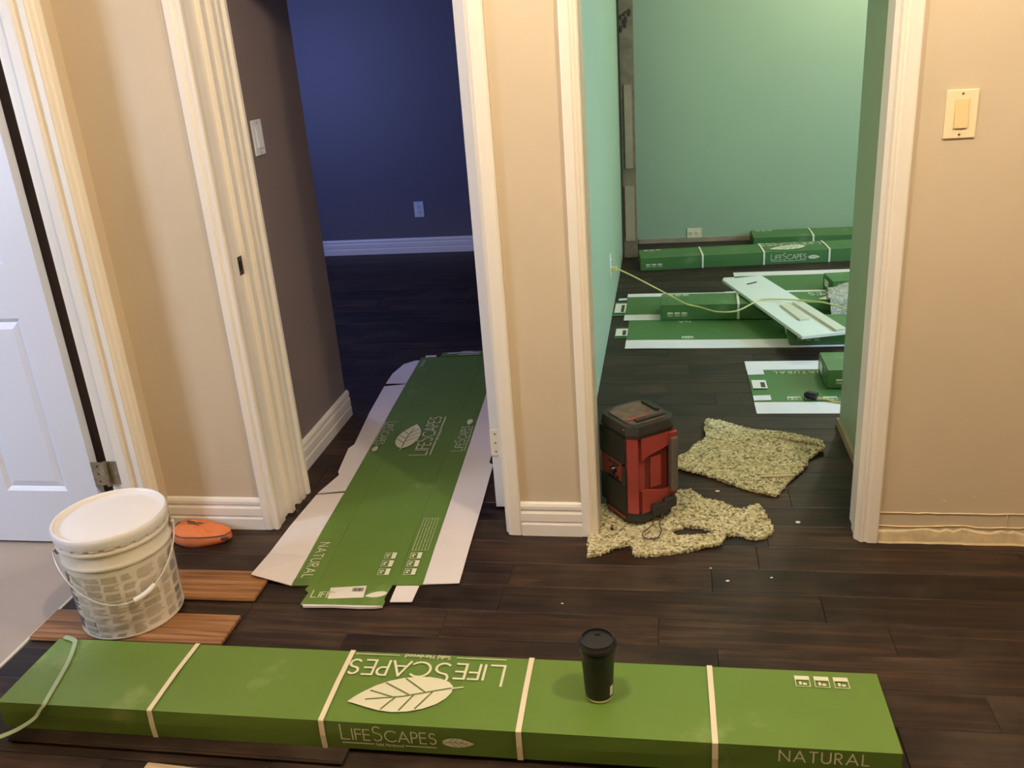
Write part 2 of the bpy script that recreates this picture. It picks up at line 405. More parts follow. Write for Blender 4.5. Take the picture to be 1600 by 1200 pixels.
# bare corner jamb at the far left of the green room
t = st(B_('trim_2', (-.30, 6.215, 0), (-.205, 6.30, CZ), 'bare'))
B_('patch', (-.272, 6.205, .62), (-.222, 6.216, 1.16), 'bare2', t); B_('patch', (-.282, 6.203, .12), (-.218, 6.216, .50), 'bare2', t)
B_('gap_shade_strip', (-.306, 6.195, .0), (-.294, 6.22, CZ), 'dirt_and_gap_shade', t)  # dark strip painted in for the shaded gap between wall end and jamb
bm = bmesh.new()
for i in range(14):
    z = random.uniform(1.5, 1.72); x = random.uniform(-.285, -.225); s = random.uniform(.006, .016)
    bmesh.ops.create_icosphere(bm, subdivisions=1, radius=s, matrix=Matrix.Translation((x, 6.212, z)) @ Matrix.Diagonal((1, .4, random.uniform(.6, 2), 1)))
obj('dirt_smear', bm, 'dirt_and_gap_shade', t)
st(B_('trim_3', (-.205, 6.635, 0), (3.05, 6.651, .032), 'bare2'))
st(B_('trim_4', (.648, 2.62, 0), (.659, 3.335, .03), 'bare2'))
# ---- baseboards
BP = [(0,0),(.014,0),(.014,.040),(.012,.044),(.0105,.046),(.0105,.050),(.013,.053),(.0125,.080),(.009,.086),(.008,.089),(.008,.092),(.0115,.095),(.0115,.106),(.008,.114),(.003,.118),(0,.118)]
def baseboard(name, p0, p1, n):
    bm = bmesh.new(); sweep(bm, BP, p0, p1, n); return st(obj(name, bm, 'trim'))
baseboard('baseboard_hall_left', (-1.70, WF), (-1.355, WF), (0, -1))
baseboard('baseboard_hall_middle', (-.468, WF), (-.272, WF), (0, -1))
baseboard('baseboard_blue_stub', (-1.39, 2.73), (-1.39, 3.445), (1, 0))
baseboard('baseboard_blue_back', (-3.4, 6.60), (-.42, 6.60), (0, -1))
# ---- right wall: torn paint where the baseboard was
bm = bmesh.new(); r = random.Random(3)
for z0, amp in ((.100, .0015), (.056, .003)):
    x = .622; pz = z0
    while x < 2.2:
        nx = x + r.uniform(.02, .06); nz = z0 + r.uniform(-amp, amp)
        v = [bm.verts.new(p) for p in ((x, WF-.0005, pz-.0022),(nx, WF-.0005, nz-.0022),(nx, WF-.004, nz),(x, WF-.004, pz),(nx, WF-.0005, nz+.0022),(x, WF-.0005, pz+.0022))]
        bm.faces.new(v[:4]); bm.faces.new((v[3], v[2], v[4], v[5])); x, pz = nx, nz
for xx in (.975, 1.5):
    v = [bm.verts.new(p) for p in ((xx, WF-.0005, .058),(xx+.003, WF-.004, .058),(xx+.003, WF-.004, .1),(xx, WF-.0005, .1))]; bm.faces.new(v)
    v = [bm.verts.new(p) for p in ((xx+.006, WF-.0005, .058),(xx+.003, WF-.004, .058),(xx+.003, WF-.004, .1),(xx+.006, WF-.0005, .1))]; bm.faces.new(v)
st(obj('trim_5', bm, 'plaster'))
bm = bmesh.new(); x = .622; nxt = None
prev = None
while x < 2.2:
    zt = .038 + r.uniform(-.008, .01); d = .004 + r.uniform(0, .004)
    ring = [bm.verts.new(p) for p in ((x, WF-.0003, zt+.004), (x, WF-d, zt), (x, WF-d-.003, .006), (x, WF-d-.006, 0))]
    if prev:
        for i in range(3): bm.faces.new((prev[i], ring[i], ring[i+1], prev[i+1]))
    prev = ring; x += r.uniform(.012, .035)
st(obj('trim_6', bm, 'plaster'))
# small dings on the right wall
bm = bmesh.new()
for x, z, s in ((.83, .40, .003), (.795, .275, .004), (.96, .17, .003), (.88, .155, .004), (1.01, .15, .003), (.80, .14, .004), (1.0, .19, .003), (.98, .52, .006)):
    bmesh.ops.create_icosphere(bm, subdivisions=1, radius=s, matrix=Matrix.Translation((x, WF, z)) @ Matrix.Diagonal((1.6, .25, .8, 1)))
st(obj('trim_7', bm, 'plaster'))
# ---- door frames (plan outlines extruded upward)
def frame_part(name, pts, parent, z0=.002, z1=HD):
    bm = bmesh.new(); prism(bm, pts, z0, z1); return obj(name, bm, 'trim', parent)
def frame(name, loc):
    o = bpy.data.objects.new(name, None); C.objects.link(o); o['kind'] = 'structure'; return o
d1 = frame('door_1', 0)
frame_part('casing', [(-1.357, WF),(-1.357,2.461),(-1.352,2.459),(-1.333,2.459),(-1.328,2.464),(-1.322,2.4645),(-1.316,2.461),(-1.311,2.461),(-1.307,2.466),(-1.307,2.478),(-1.311, 2.50),(-1.33,2.50)], d1)
frame_part('jamb', [(-1.33, 2.482),(-1.310,2.482),(-1.310,2.528),(-1.318,2.531),(-1.318,2.575),(-1.33,2.575)], d1)
frame_part('door_stop', [(-1.335,2.574),(-1.303,2.574),(-1.303,2.600),(-1.335,2.600)], d1)
frame_part('jamb', [(-1.345,2.640),(-1.302,2.640),(-1.302,2.662),(-1.345,2.662)], d1)
frame_part('jamb', [(-1.345,2.664),(-1.299,2.672),(-1.299,2.694),(-1.345,2.694)], d1)
frame_part('casing', [(-1.389,2.600),(-1.318,2.600),(-1.318,2.70),(-1.296,2.716),(-1.296,2.730),(-1.389,2.730)], d1)
frame_part('casing', [(-.468, WF),(-.468,2.463),(-.473,2.459),(-.50,2.459),(-.508,2.461),(-.514,2.466),(-.517,2.48),(-.505,2.482)], d1)
frame_part('jamb', [(-.505, 2.478),(-.522,2.478),(-.524,2.612),(-.505,2.612)], d1)
B_('head_casing', (-1.357, 2.460, HD), (-.468, 2.475, HD+.057), 'trim', d1, .003)
B_('head_jamb', (-1.335, 2.475, HD-.001), (-.505, 2.612, HD+.02), 'trim', d1)
pl = B_('strike_plate', (-1.3185, 2.533, .868), (-1.3165, 2.571, .926), 'metal_dark', d1)
B_('latch_hole', (-1.3175, 2.543, .882), (-1.3160, 2.562, .912), 'sub', pl)
d2 = frame('door_2', 0)
frame_part('casing', [(-.272, WF),(-.272,2.461),(-.268,2.459),(-.246,2.459),(-.241,2.464),(-.236,2.464),(-.231,2.468),(-.226,2.469),(-.222,2.475),(-.222,2.49),(-.235,2.49)], d2)
frame_part('jamb', [(-.235,2.485),(-.222,2.485),(-.222,2.605),(-.235,2.605)], d2)
frame_part('casing', [(.620, WF),(.620,2.461),(.616,2.459),(.592,2.459),(.587,2.465),(.582,2.4655),(.577,2.463),(.571,2.464),(.566,2.472),(.560,2.478),(.556,2.482),(.556,2.495),(.575,2.495)], d2)
frame_part('jamb', [(.575,2.485),(.560,2.485),(.560,2.545),(.566,2.548),(.566,2.605),(.575,2.605)], d2)
B_('head_casing', (-.272, 2.460, HD), (.620, 2.475, HD+.057), 'trim', d2, .003)
B_('head_jamb', (-.235, 2.475, HD-.001), (.575, 2.605, HD+.02), 'trim', d2)
d3 = frame('door_3', 0)
# far jamb of the bathroom doorway, seen face-on
frame_part('casing', [(-1.70,2.412),(-1.686,2.412),(-1.684,2.406),(-1.684,2.382),(-1.689,2.378),(-1.689,2.372),(-1.685,2.368),(-1.685,2.356),(-1.690,2.350),(-1.70,2.348)], d3)
frame_part('jamb', [(-1.70,2.400),(-1.692,2.347),(-1.722,2.347),(-1.722,2.400)], d3)
frame_part('door_stop', [(-1.722,2.400),(-1.722,2.337),(-1.727,2.334),(-1.757,2.334),(-1.760,2.338),(-1.760,2.400)], d3)
frame_part('jamb', [(-1.760,2.400),(-1.760,2.349),(-1.803,2.349),(-1.803,2.400)], d3)
frame_part('jamb', [(-1.803,1.545),(-1.70,1.545),(-1.70,1.565),(-1.803,1.565)], d3)
frame_part('casing', [(-1.70,1.50),(-1.685,1.50),(-1.685,1.557),(-1.70,1.557)], d3)
B_('head_casing', (-1.70, 1.50, HD), (-1.685, 2.412, HD+.057), 'trim', d3, .003)
B_('head_jamb', (-1.803, 1.545, HD-.001), (-1.70, 2.40, HD+.02), 'trim', d3)
# ================================================================== DOORS
def panel_door(name, label, loc, rotz, W_=.76, Hh=1.93, T=.035):
    d = thing(name, label, 'door', loc, rotz)
    # local: x 0..W from hinge edge, y 0..T (front at 0), z
    B_('core', (0, .010, 0), (W_, T-.010, Hh), 'doorw', d)
    rails = [(0, .195), (.795, .965), (1.52, 1.62), (1.82, Hh)]
    stl = [(0, .108), (.335, .425), (W_-.108, W_)]
    bm = bmesh.new()
    for y0, y1 in ((0, .0101), (T-.0101, T)):
        for a, b in stl: box(bm, (a, y0, 0), (b, y1, Hh))
        for a, b in rails:
            for (s0, s1), (s2, s3) in zip(stl, stl[1:]): box(bm, (s1, y0, a), (s2, y1, b))
    obj('stile_frame', bm, 'doorw', d)
    for (s0, s1), (s2, s3) in zip(stl, stl[1:]):
        for (a0, a1), (b0, b1) in zip(rails, rails[1:]):
            bm = bmesh.new()
            for side in (0, 1):
                def P(x, z, dep): return bm.verts.new((x, dep if not side else T-dep, z))
                lv = [(0, .0), (.010, .006), (.014, .009), (.034, .0035), (.036, .003)]
                rings = [[P(s1+i, a1+i, y), P(s2-i, a1+i, y), P(s2-i, b0-i, y), P(s1+i, b0-i, y)] for i, y in lv]
                for p, q in zip(rings, rings[1:]):
                    for k in range(4): bm.faces.new((p[k], p[(k+1)%4], q[(k+1)%4], q[k]))
                bm.faces.new(rings[-1])
            obj('panel', bm, 'doorw', d)
    return d
dl = panel_door('panel_door', 'white six-panel door swung open, behind the white pail', (-1.855, 2.372, .012), math.pi)
# the front (seen) face is the one that looks at the camera
h = thing('door_hinge', 'worn metal butt hinge joining the white panel door to its frame', 'hinge', (-1.79, 2.345, .232))
bm = bmesh.new(); box(bm, (.030-.038, -.0005, 0), (.052-.004, .003, .082)); obj('leaf', bm, 'metal', h)
bm = bmesh.new(); box(bm, (-.064, -.009, 0), (-.012, -.006, .082)); obj('leaf', bm, 'metal', h)
T_('knuckle', [(-.012, -.010, -.002), (-.012, -.010, .086)], .0065, 'metal', h, 12)
for zz in (.014, .041, .068):
    for xx, yy in ((.028, -.001), (-.042, -.0095)):
        bm = bmesh.new(); bmesh.ops.create_cone(bm, cap_ends=True, segments=10, radius1=.004, radius2=.003, depth=.0015, matrix=Matrix.Translation((xx, yy, zz)) @ Matrix.Rotation(math.pi/2, 4, 'X')); obj('screw', bm, 'metal_dark', h)
db = panel_door('panel_door', 'white door seen edge-on, opened into the dark blue room', (-.582, 2.627, .012), math.pi/2)
db.location = (-.547, 2.627, .012)
h = thing('door_hinge', 'white painted-over hinge on the edge of the blue room door', 'hinge', (-.55, 2.6115, .209))
B_('leaf', (-.033, .010, 0), (-.002, .0155, .092), 'trim', h); B_('leaf', (.0, -.003, 0), (.020, .003, .092), 'trim', h)
T_('knuckle', [(.0, -.001, -.001), (.0, -.001, .093)], .0045, 'trim', h, 10)
for zz in (.014, .046, .078):
    bm = bmesh.new(); bmesh.ops.create_cone(bm, cap_ends=True, segments=10, radius1=.0035, radius2=.0025, depth=.0015, matrix=Matrix.Translation((-.016, .0095, zz)) @ Matrix.Rotation(math.pi/2, 4, 'X')); obj('screw', bm, 'metal', h)

# ================================================================== SWITCHES, OUTLETS
def plate(name, label, cat, loc, rotz, kind, mp='ivory', mr='ivory2', w=.076, hh=.118):
    t = thing(name, label, cat, loc, rotz)       # local: front -y, centred
    bm = bmesh.new(); box(bm, (-w/2, -.006, -hh/2), (w/2, 0, hh/2), .002); obj('cover_plate', bm, mp, t)
    for z in (-hh*.42, hh*.42):
        bm = bmesh.new(); bmesh.ops.create_cone(bm, cap_ends=True, segments=10, radius1=.003, radius2=.003, depth=.001, matrix=Matrix.Translation((0, -.0065, z)) @ Matrix.Rotation(math.pi/2, 4, 'X')); obj('screw', bm, 'metal', t)
    if kind == 'rocker':
        bm = bmesh.new(); box(bm, (-.018, -.0066, -.036), (.018, -.0055, .036)); obj('rocker_frame', bm, mr, t)
        bm = bmesh.new(); v = [bm.verts.new(p) for p in ((-.0155,-.006,-.033),(.0155,-.006,-.033),(.0155,-.006,.033),(-.0155,-.006,.033),(-.0155,-.012,-.033),(.0155,-.012,-.033),(.0155,-.0075,.033),(-.0155,-.0075,.033))]
        for f in ((0,3,2,1),(4,5,6,7),(0,1,5,4),(1,2,6,5),(2,3,7,6),(3,0,4,7)): bm.faces.new([v[i] for i in f])
        obj('rocker', bm, mr, t)
    else:
        for z in (-.020, .020):
            bm = bmesh.new(); box(bm, (-.016, -.009, z-.0135), (.016, -.0055, z+.0135), .003); r_ = obj('receptacle', bm, mr, t)
            bm = bmesh.new(); box(bm, (-.008, -.0096, z-.003), (-.005, -.0088, z+.006)); box(bm, (.005, -.0096, z-.003), (.008, -.0088, z+.006)); box(bm, (-.002, -.0096, z-.010), (.002, -.0088, z-.006)); obj('slot', bm, 'ink', r_)
    return t
plate('light_switch', 'ivory rocker light switch on the beige wall at right', 'light switch', (.7295, WF, 1.243), 0, 'rocker')
plate('light_switch', 'white light switch on the shaded taupe wall inside the left doorway', 'light switch', (-1.39, 2.985, 1.243), math.pi/2, 'rocker', 'whitep', 'whitep')
plate('light_switch', 'edge of a switch on the green wall behind the right door frame', 'light switch', (.658, 2.735, 1.245), -math.pi/2, 'rocker', 'ivory', 'ivory2')
plate('wall_outlet', 'pale outlet on the navy back wall above the baseboard', 'outlet', (-1.862, 6.60, .335), 0, 'outlet', 'whitep', 'whitep')
oo = plate('wall_outlet', 'outlet lying sideways low on the mint green back wall', 'outlet', (.20, 6.65, .062), 0, 'outlet', 'ivory', 'ivory', .076, .105)
oo.rotation_euler = (0, math.pi/2, 0)
plate('wall_outlet', 'white outlet on the bright left wall with the yellow cord plugged in', 'outlet', (-.308, 4.78, .305), math.pi/2, 'outlet', 'whitep', 'whitep')

# ================================================================== CARTONS
def carton(label, loc, rotz, L=2.08, W_=.245, Hh=.080, straps=(.40, .84, 1.285, 1.71), main=False, m='card_cool_light', logo_front=True, logo_x=None, end='flap', text_top=True):
    t = thing('flooring_carton', label, 'carton', loc, rotz, 'long green flooring cartons')
    bm = bmesh.new(); n = 14
    rows = []
    for i in range(n+1):
        x = L*i/n; b = .0012*math.sin(i*1.7) if 0 < i < n else 0
        rows.append([bm.verts.new(p) for p in ((x, 0, 0),(x, -.001+b, Hh*.5),(x, 0, Hh),(x, W_*.5, Hh+.001+b),(x, W_, Hh),(x, W_+b, Hh*.5),(x, W_, 0))])
    for a, b in zip(rows, rows[1:]):
        for k in range(7): bm.faces.new((a[k], b[k], b[(k+1)%7], a[(k+1)%7]))
    bm.faces.new(rows[0]); bm.faces.new(rows[-1]); obj('box_body', bm, m, t)
    for sx in straps:
        bm = bmesh.new(); w = .0125; e = .0022
        sk = random.uniform(-.004, .004)
        P = [(-.0005-e, -.001), (-.002-e, Hh*.5), (-e, Hh+.001), (0, Hh+.0028), (W_*.5, Hh+.0062), (W_, Hh+.0028), (W_+e, Hh), (W_+e+.0015, Hh*.5), (W_+e, -.001)]
        ri = [[bm.verts.new((sx+s*w/2+sk*(y/W_), y, max(z, 0))) for y, z in P] for s in (-1, 1)]
        for k in range(len(P)-1): bm.faces.new((ri[0][k], ri[0][k+1], ri[1][k+1], ri[1][k]))
        o = obj('strap', bm, 'strap', t); sm = o.modifiers.new('s', 'SOLIDIFY'); sm.thickness = .0008; sm.offset = 1
    lx = L/2 if logo_x is None else logo_x
    top = Hh + .0028
    # front print
    if logo_front:
        q = shift(logo(.222), -.155, .034)
        ink('logo_lettering', q, (lx, -.0025, -.004), (1,0,0), (0,0,1), 'print', t)
        lf, vn = leaf(-.078, .8)
        o = ink('leaf_emblem', [[(x+.155, y+.038) for x, y in p] for p in lf][:1], (lx, -.0028, 0), (1,0,0), (0,0,1), 'print', t)
        ink('vein', [[(x+.155, y+.038) for x, y in p] for p in vn], (lx, -.0033, 0), (1,0,0), (0,0,1), 'vein', o)
    ink('icon_row', icons(.105, .022), (.035, -.0028, .020), (1,0,0), (0,0,1), 'print' if not main else 'vein', t)
    if text_top:
        # top print, reads from the far side
        q, w = strokes('LIFESCAPES', 1, .088, .2, (0, 4)); s = .385/w; q = shift(q, 0, 0, s)
        y = -.022; q += [rect(0, y-.0013, .125, y+.0013), rect(.27, y-.0013, .385, y+.0013)]
        q2, w2 = strokes('Solid Hardwood', .017, .0026, .22); k = .115/w2; q += shift(q2, .14, y-.005, k)
        ink('logo_lettering', q, (lx+.193, W_*.86, top), (-1,0,0), (0,-1,0), 'print', t)
        lf, vn = leaf(.262, 1.1)
        ang = math.radians(14)
        U = Vector((math.cos(ang), math.sin(ang), 0)); V = Vector((-math.sin(ang), math.cos(ang), 0))
        o = ink('leaf_emblem', lf, (lx-.157, W_*.25, top+.0004), U, V, 'print', t)
        ink('vein', vn, (lx-.157, W_*.25, top+.0011), U, V, 'vein', o)
        ink('icon_row', icons(.117, .036), (L-.06, W_-.055, top), (1,0,0), (0,1,0), 'print', t) if False else ink('icon_row', icons(.117, .036), (L-.185 if main else .03, W_-.058, top), (1,0,0), (0,1,0), 'print', t)
    if main:
        q, w = strokes('NATURAL', .026, .003, .32); ink('lettering', shift(q, 0, 0, .178/w), (L-.243, -.003, .043), (1,0,0), (0,0,1), 'print', t)
        ink('fine_print', textlines(.19, .028, 3, .3, 5), (.145, -.003, .022), (1,0,0), (0,0,1), 'vein', t)
    if end != 'none':
        bm = bmesh.new(); box(bm, (-.0025, .006, .004), (-.0002, W_*.48, Hh-.004)); box(bm, (-.004, W_*.5, .004), (-.0002, W_-.006, Hh-.006)); o = obj('end_flap', bm, m, t)
        if end == 'label':
            ink('paper_label', [rect(.03, .02, .11, .062)], (-.0044, W_*.95, 0), (0,-1,0), (0,0,1), 'label', o)
    return t
main = carton('long green strapped carton in the foreground with the black cup on top', (-1.612, 1.497, .012), math.radians(.25), 2.078, .244, .0765, (.404, .829, 1.284, 1.704), True, 'card', True, 1.028)
# the slipped strap at its left end
bm = bmesh.new()
P = catmull([(.020, .247, .03), (.012, .249, .076), (.022, .243, .0825), (.052, .232, .0835), (.066, .214, .083), (.095, .14, .083), (.122, .03, .0815), (.128, -.001, .079), (.118, -.010, .066), (.105, -.022, .05), (.06, -.045, .030), (.0, -.075, .022), (-.08, -.10, .018)], 5)
ri = [[], []]
for i, p in enumerate(P):
    d = (P[min(i+1, len(P)-1)] - P[max(i-1, 0)]).normalized()
    s = d.cross(Vector((0, -.3, 1))).normalized()*.006 if i > 8 else Vector((.006, 0, 0)).lerp(d.cross(Vector((0,0,1))).normalized()*.006, i/9)
    ri[0].append(bm.verts.new(p - s)); ri[1].append(bm.verts.new(p + s))
for k in range(len(P)-1): bm.faces.new((ri[0][k], ri[0][k+1], ri[1][k+1], ri[1][k]))
o = obj('strap', bm, 'strapg', main); o['label'] = 'loose grey-green strap slipped off the left end'; sm = o.modifiers.new('s', 'SOLIDIFY'); sm.thickness = .001

R = math.radians
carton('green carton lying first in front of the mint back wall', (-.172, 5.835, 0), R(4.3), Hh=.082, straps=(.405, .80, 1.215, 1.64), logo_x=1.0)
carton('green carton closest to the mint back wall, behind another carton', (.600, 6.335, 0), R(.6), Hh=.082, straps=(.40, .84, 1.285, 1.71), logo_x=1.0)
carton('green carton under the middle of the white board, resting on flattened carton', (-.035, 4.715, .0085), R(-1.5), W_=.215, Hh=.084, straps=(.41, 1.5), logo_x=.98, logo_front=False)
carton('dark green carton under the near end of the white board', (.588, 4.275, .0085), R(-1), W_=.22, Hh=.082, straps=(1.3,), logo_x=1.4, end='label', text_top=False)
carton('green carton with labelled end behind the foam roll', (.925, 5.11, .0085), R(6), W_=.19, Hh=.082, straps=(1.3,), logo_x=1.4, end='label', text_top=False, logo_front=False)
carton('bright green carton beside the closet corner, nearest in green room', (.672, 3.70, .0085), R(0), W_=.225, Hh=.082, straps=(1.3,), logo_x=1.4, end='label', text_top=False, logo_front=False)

def sheet(bm, pts, z=.0, t=.003, warp=None):
    """flat piece of board: polygon given in order, thickness t; warp(x,y) gives extra height"""
    f = warp or (lambda x, y: 0)
    lo = [bm.verts.new((x, y, z + f(x, y))) for x, y in pts]; hi = [bm.verts.new((x, y, z + t + f(x, y))) for x, y in pts]
    n = len(pts); bm.faces.new(lo[::-1]); bm.faces.new(hi)
    for i in range(n): bm.faces.new((lo[i], lo[(i+1)%n], hi[(i+1)%n], hi[i]))
def strip_sheet(bm, left, right, t=.003, warp=None):
    """quad strip between two equally long lists of (x,y)"""
    f = warp or (lambda x, y: 0)
    A = [[bm.verts.new((x, y, z + f(x, y))) for x, y in side] for side in (left, right) for z in (0,)]
    Bt = [[bm.verts.new((x, y, t + f(x, y))) for x, y in side] for side in (left, right)]
    n = len(left)
    for i in range(n-1):
        bm.faces.new((Bt[0][i], Bt[1][i], Bt[1][i+1], Bt[0][i+1])); bm.faces.new((A[0][i], A[0][i+1], A[1][i+1], A[1][i]))
        bm.faces.new((A[0][i], Bt[0][i], Bt[0][i+1], A[0][i+1])); bm.faces.new((A[1][i], A[1][i+1], Bt[1][i+1], Bt[1][i]))
    for i in (0, n-1): bm.faces.new((A[0][i], A[1][i], Bt[1][i], Bt[0][i]))
# ---- main flattened carton through the left doorway. local x across, y lengthwise
fc = thing('flattened_carton', 'opened-out green carton with white flaps running through left doorway', 'flattened carton', (-1.128, 2.137, .003), math.atan2(.119, 2.01), 'flattened green cartons')
wv = lambda x, y: .003*max(0, math.sin(y*5.2 + x*3))*min(1, y*3) if y > 0 else 0
ys = [0, .12, .25, .4, .6, .8, 1.0, 1.2, 1.4, 1.6, 1.8, 2.03]
for i, (x0, x1) in enumerate(((0, .082), (.082, .322), (.322, .404))):
    bm = bmesh.new(); strip_sheet(bm, [(x0+.0004, y) for y in ys], [(x1-.0004, y) for y in ys], .003, wv); obj('printed_panel', bm, 'card', fc)
def fp(x, y):   # world floor point to the carton's frame
    a = math.atan2(.119, 2.01); dx, dy = x+1.128, y-2.137
    return (dx*math.cos(a)+dy*math.sin(a), -dx*math.sin(a)+dy*math.cos(a))
curl = lambda x, y: wv(x, y) + .026*max(0, (-x-.02)/.11)*max(0, 1-y*4)
lf1 = [fp(-1.263, 2.154), fp(-1.268, 2.30), fp(-1.272, 2.48), fp(-1.262, 2.70)]
for outer, yy in ((lf1, (0, .16, .34, .585)),
                  ([fp(-1.262, 2.712), fp(-1.232, 2.86), fp(-1.245, 2.885), fp(-1.274, 3.09), fp(-1.262, 3.13), fp(-1.30, 3.45), fp(-1.325, 3.76)], (.600, .74, .765, .97, 1.0, 1.33, 1.655)),
                  ([fp(-1.328, 3.80), fp(-1.335, 3.93), fp(-1.315, 4.07), fp(-1.27, 4.12)], (1.665, 1.80, 1.93, 1.99))):
    bm = bmesh.new(); strip_sheet(bm, outer, [(-.001, y) for y in yy], .0025, curl if outer is lf1 else wv); obj('side_flap', bm, 'white_card', fc)
ys2 = [.005, .2, .4, .6, .78, .80, .95, 1.2, 1.5, 1.9]
xs2 = [.515, .517, .52, .522, .523, .506, .508, .52, .52, .52]
bm = bmesh.new(); strip_sheet(bm, [(.4045, y) for y in ys2], list(zip(xs2, ys2)), .0025, lambda x, y: wv(x, y) + .004*max(0, (x-.42)/.1)); o = obj('side_flap', bm, 'white_card', fc)
# end tabs
bm = bmesh.new(); sheet(bm, [(.06, -.004), (.052, -.03), (.068, -.045), (.062, -.104), (.31, -.112), (.312, -.09), (.306, -.075), (.315, -.004)], .004, .004); et = obj('end_tab', bm, 'card', fc)
bm = bmesh.new(); sheet(bm, [(.068, -.1045), (.074, -.113), (.16, -.112), (.24, -.118), (.29, -.117), (.31, -.1125)], .002, .007); obj('torn_edge', bm, 'white_card', et)
bm = bmesh.new(); sheet(bm, [(.327, -.006), (.325, -.086), (.390, -.086), (.396, -.006)], .002, .0025); obj('end_tab', bm, 'white_card', fc)
bm = bmesh.new(); sheet(bm, [(.02, 2.032), (.02, 2.055), (.075, 2.055), (.078, 2.032)], .002, .0025); obj('end_tab', bm, 'white_card', fc)
bm = bmesh.new(); sheet(bm, [(.10, 2.034), (.105, 2.09), (.315, 2.10), (.32, 2.034)], .003, .003); o = obj('end_tab', bm, 'card', fc)
ink('torn_edge', [rect(.13, 2.065, .30, 2.078), rect(.19, 2.04, .30, 2.05), rect(.2, 2.085, .26, 2.095)], (0, 0, .0062), (1,0,0), (0,1,0), 'label', o)
zt = .0075
ink('paper_label', [[(.13, -.022), (.238, -.012), (.243, -.072), (.137, -.078)]], (0, 0, zt+.001), (1,0,0), (0,1,0), 'label', et)
ink('barcode', [rect(.20+i*.0042, -.042, .2022+i*.0042+(.001 if i % 3 else 0), -.024) for i in range(8)] + textlines(.05, .03, 4, .2, 3), (0, 0, zt+.0018), (1,0,0), (0,1,0), 'ink', et)
q, w = strokes('LIFESCAPES', .036, .003, .2, (0, 4)); q = [p for p in q if max(a for a, b in p) < .072]
ink('logo_lettering', shift(q, .082, -.07), (0, 0, zt+.001), (1,0,0), (0,1,0), 'print', et)
lf, vn = leaf(.07, 1.0); ink('leaf_emblem', lf[:1], (.245, -.066, zt+.001), (.97,.25,0), (-.25,.97,0), 'print', et)
# prints; text runs away from the viewer (+y) with its foot to the right (+x), or the other way round
zp = .0068
q = logo(.37); ink('logo_lettering', q, (.246, .875, zp), (0,1,0), (-1,0,0), 'print', fc)
lf, vn = leaf(.245, .92); U = (-.08, -1, 0); V = (1, -.08, 0)
o = ink('leaf_emblem', lf, (.150, 1.175, zp), U, V, 'print', fc); ink('vein', vn, (.150, 1.175, zp+.0006), U, V, 'vein', o)
q = logo(.235); ink('logo_lettering', q, (.384, .905, zp), (0,1,0), (-1,0,0), 'print', fc)
lf, vn = leaf(.062, .95); ink('leaf_emblem', lf[:1], (.376, 1.155, zp), (0,1,0), (-1,0,0), 'print', fc)
q = logo(.225); ink('logo_lettering', q, (.018, 1.205, zp), (0,-1,0), (1,0,0), 'print', fc)
lf, vn = leaf(.055, 1.0); ink('leaf_emblem', lf[:1], (.026, .97, zp), (0,-1,0), (1,0,0), 'print', fc)
q, w = strokes('NATURAL', .022, .0026, .32); ink('lettering', shift(q, 0, 0, .2/w), (.020, .235, zp), (0,-1,0), (1,0,0), 'print', fc)
q, w = strokes('NATURAL', .020, .0026, .32); ink('lettering', shift(q, 0, 0, .1/w), (.02, 1.98, zp), (0,-1,0), (1,0,0), 'print', fc)
ink('icon_row', icons(.125, .036), (.254, .172, zp), (0,-1,0), (1,0,0), 'print', fc)
ink('icon_row', icons(.125, .036), (.336, .172, zp), (0,-1,0), (1,0,0), 'print', fc)
q = textlines(.2, .05, 5, .12, 9) + [rect(0,0,.2,.001), rect(0,.05,.2,.051), rect(0,0,.001,.05), rect(.199,0,.2,.05)]
ink('fine_print', q, (.335, .385, zp), (0,-1,0), (1,0,0), 'print', fc)

# ---- the flattened cartons in the green room; local x lengthwise (left end 0), y across (near edge 0)
def flat_x(label, loc, rotz, near, green, far, L=2.05, tabs=(), labely=None, prints=True, wavy=.0):
    t = thing('flattened_carton', label, 'flattened carton', loc, rotz, 'flattened green cartons')
    xs = [0, .1, .3, .5, .8, 1.1, 1.5, L]
    f = lambda x, y: wavy*max(0, math.sin(x*6+1))
    if near: bm = bmesh.new(); strip_sheet(bm, [(x, 0) for x in xs], [(x, near-.0006) for x in xs], .0025, f); obj('side_flap', bm, 'white_card', t)
    bm = bmesh.new(); strip_sheet(bm, [(x, near) for x in xs], [(x, near+green) for x in xs], .003, f); obj('printed_panel', bm, 'card_cool_light', t)
    if far: bm = bmesh.new(); strip_sheet(bm, [(x, near+green+.0006) for x in xs], [(x, near+green+far) for x in xs], .0025, f); obj('side_flap', bm, 'white_card', t)
    for (x0, y0, x1, y1, mt) in tabs:
        bm = bmesh.new(); sheet(bm, [(x0, y0), (x1, y0+.004), (x1, y1), (x0, y1-.006)], .004 if x0 >= 0 else 0, .003); obj('end_tab', bm, mt, t)
    if labely is not None:
        x0 = -.06 if labely[2] else .008
        ink('paper_label', [rect(x0, labely[0], x0+.062, labely[1])], (0, 0, .0075), (1,0,0), (0,1,0), 'label', t)
        ink('barcode', [rect(x0+.036, labely[0]+.012, x0+.054, labely[1]-.03)], (0, 0, .0085), (1,0,0), (0,1,0), 'ink', t)
    if prints:
        z = .0036
        ink('icon_row', icons(.20, .035), (.14, near+.018, z), (1,0,0), (0,1,0), 'print', t)
        q, w = strokes('NATURAL', .026, .0032, .45); ink('lettering', shift(q, 0, 0, .215/w), (.33, near+green-.022, z), (-1,0,0), (0,-1,0), 'print', t)
    return t
flat_x('flattened green carton with white edges and black plug lying on it', (.357, 3.443, 0), 0, .120, .380, .117, tabs=((.0, .128, .072, .187, 'white_card'), (.0, .43, .072, .497, 'white_card')), labely=(.26, .36, False))
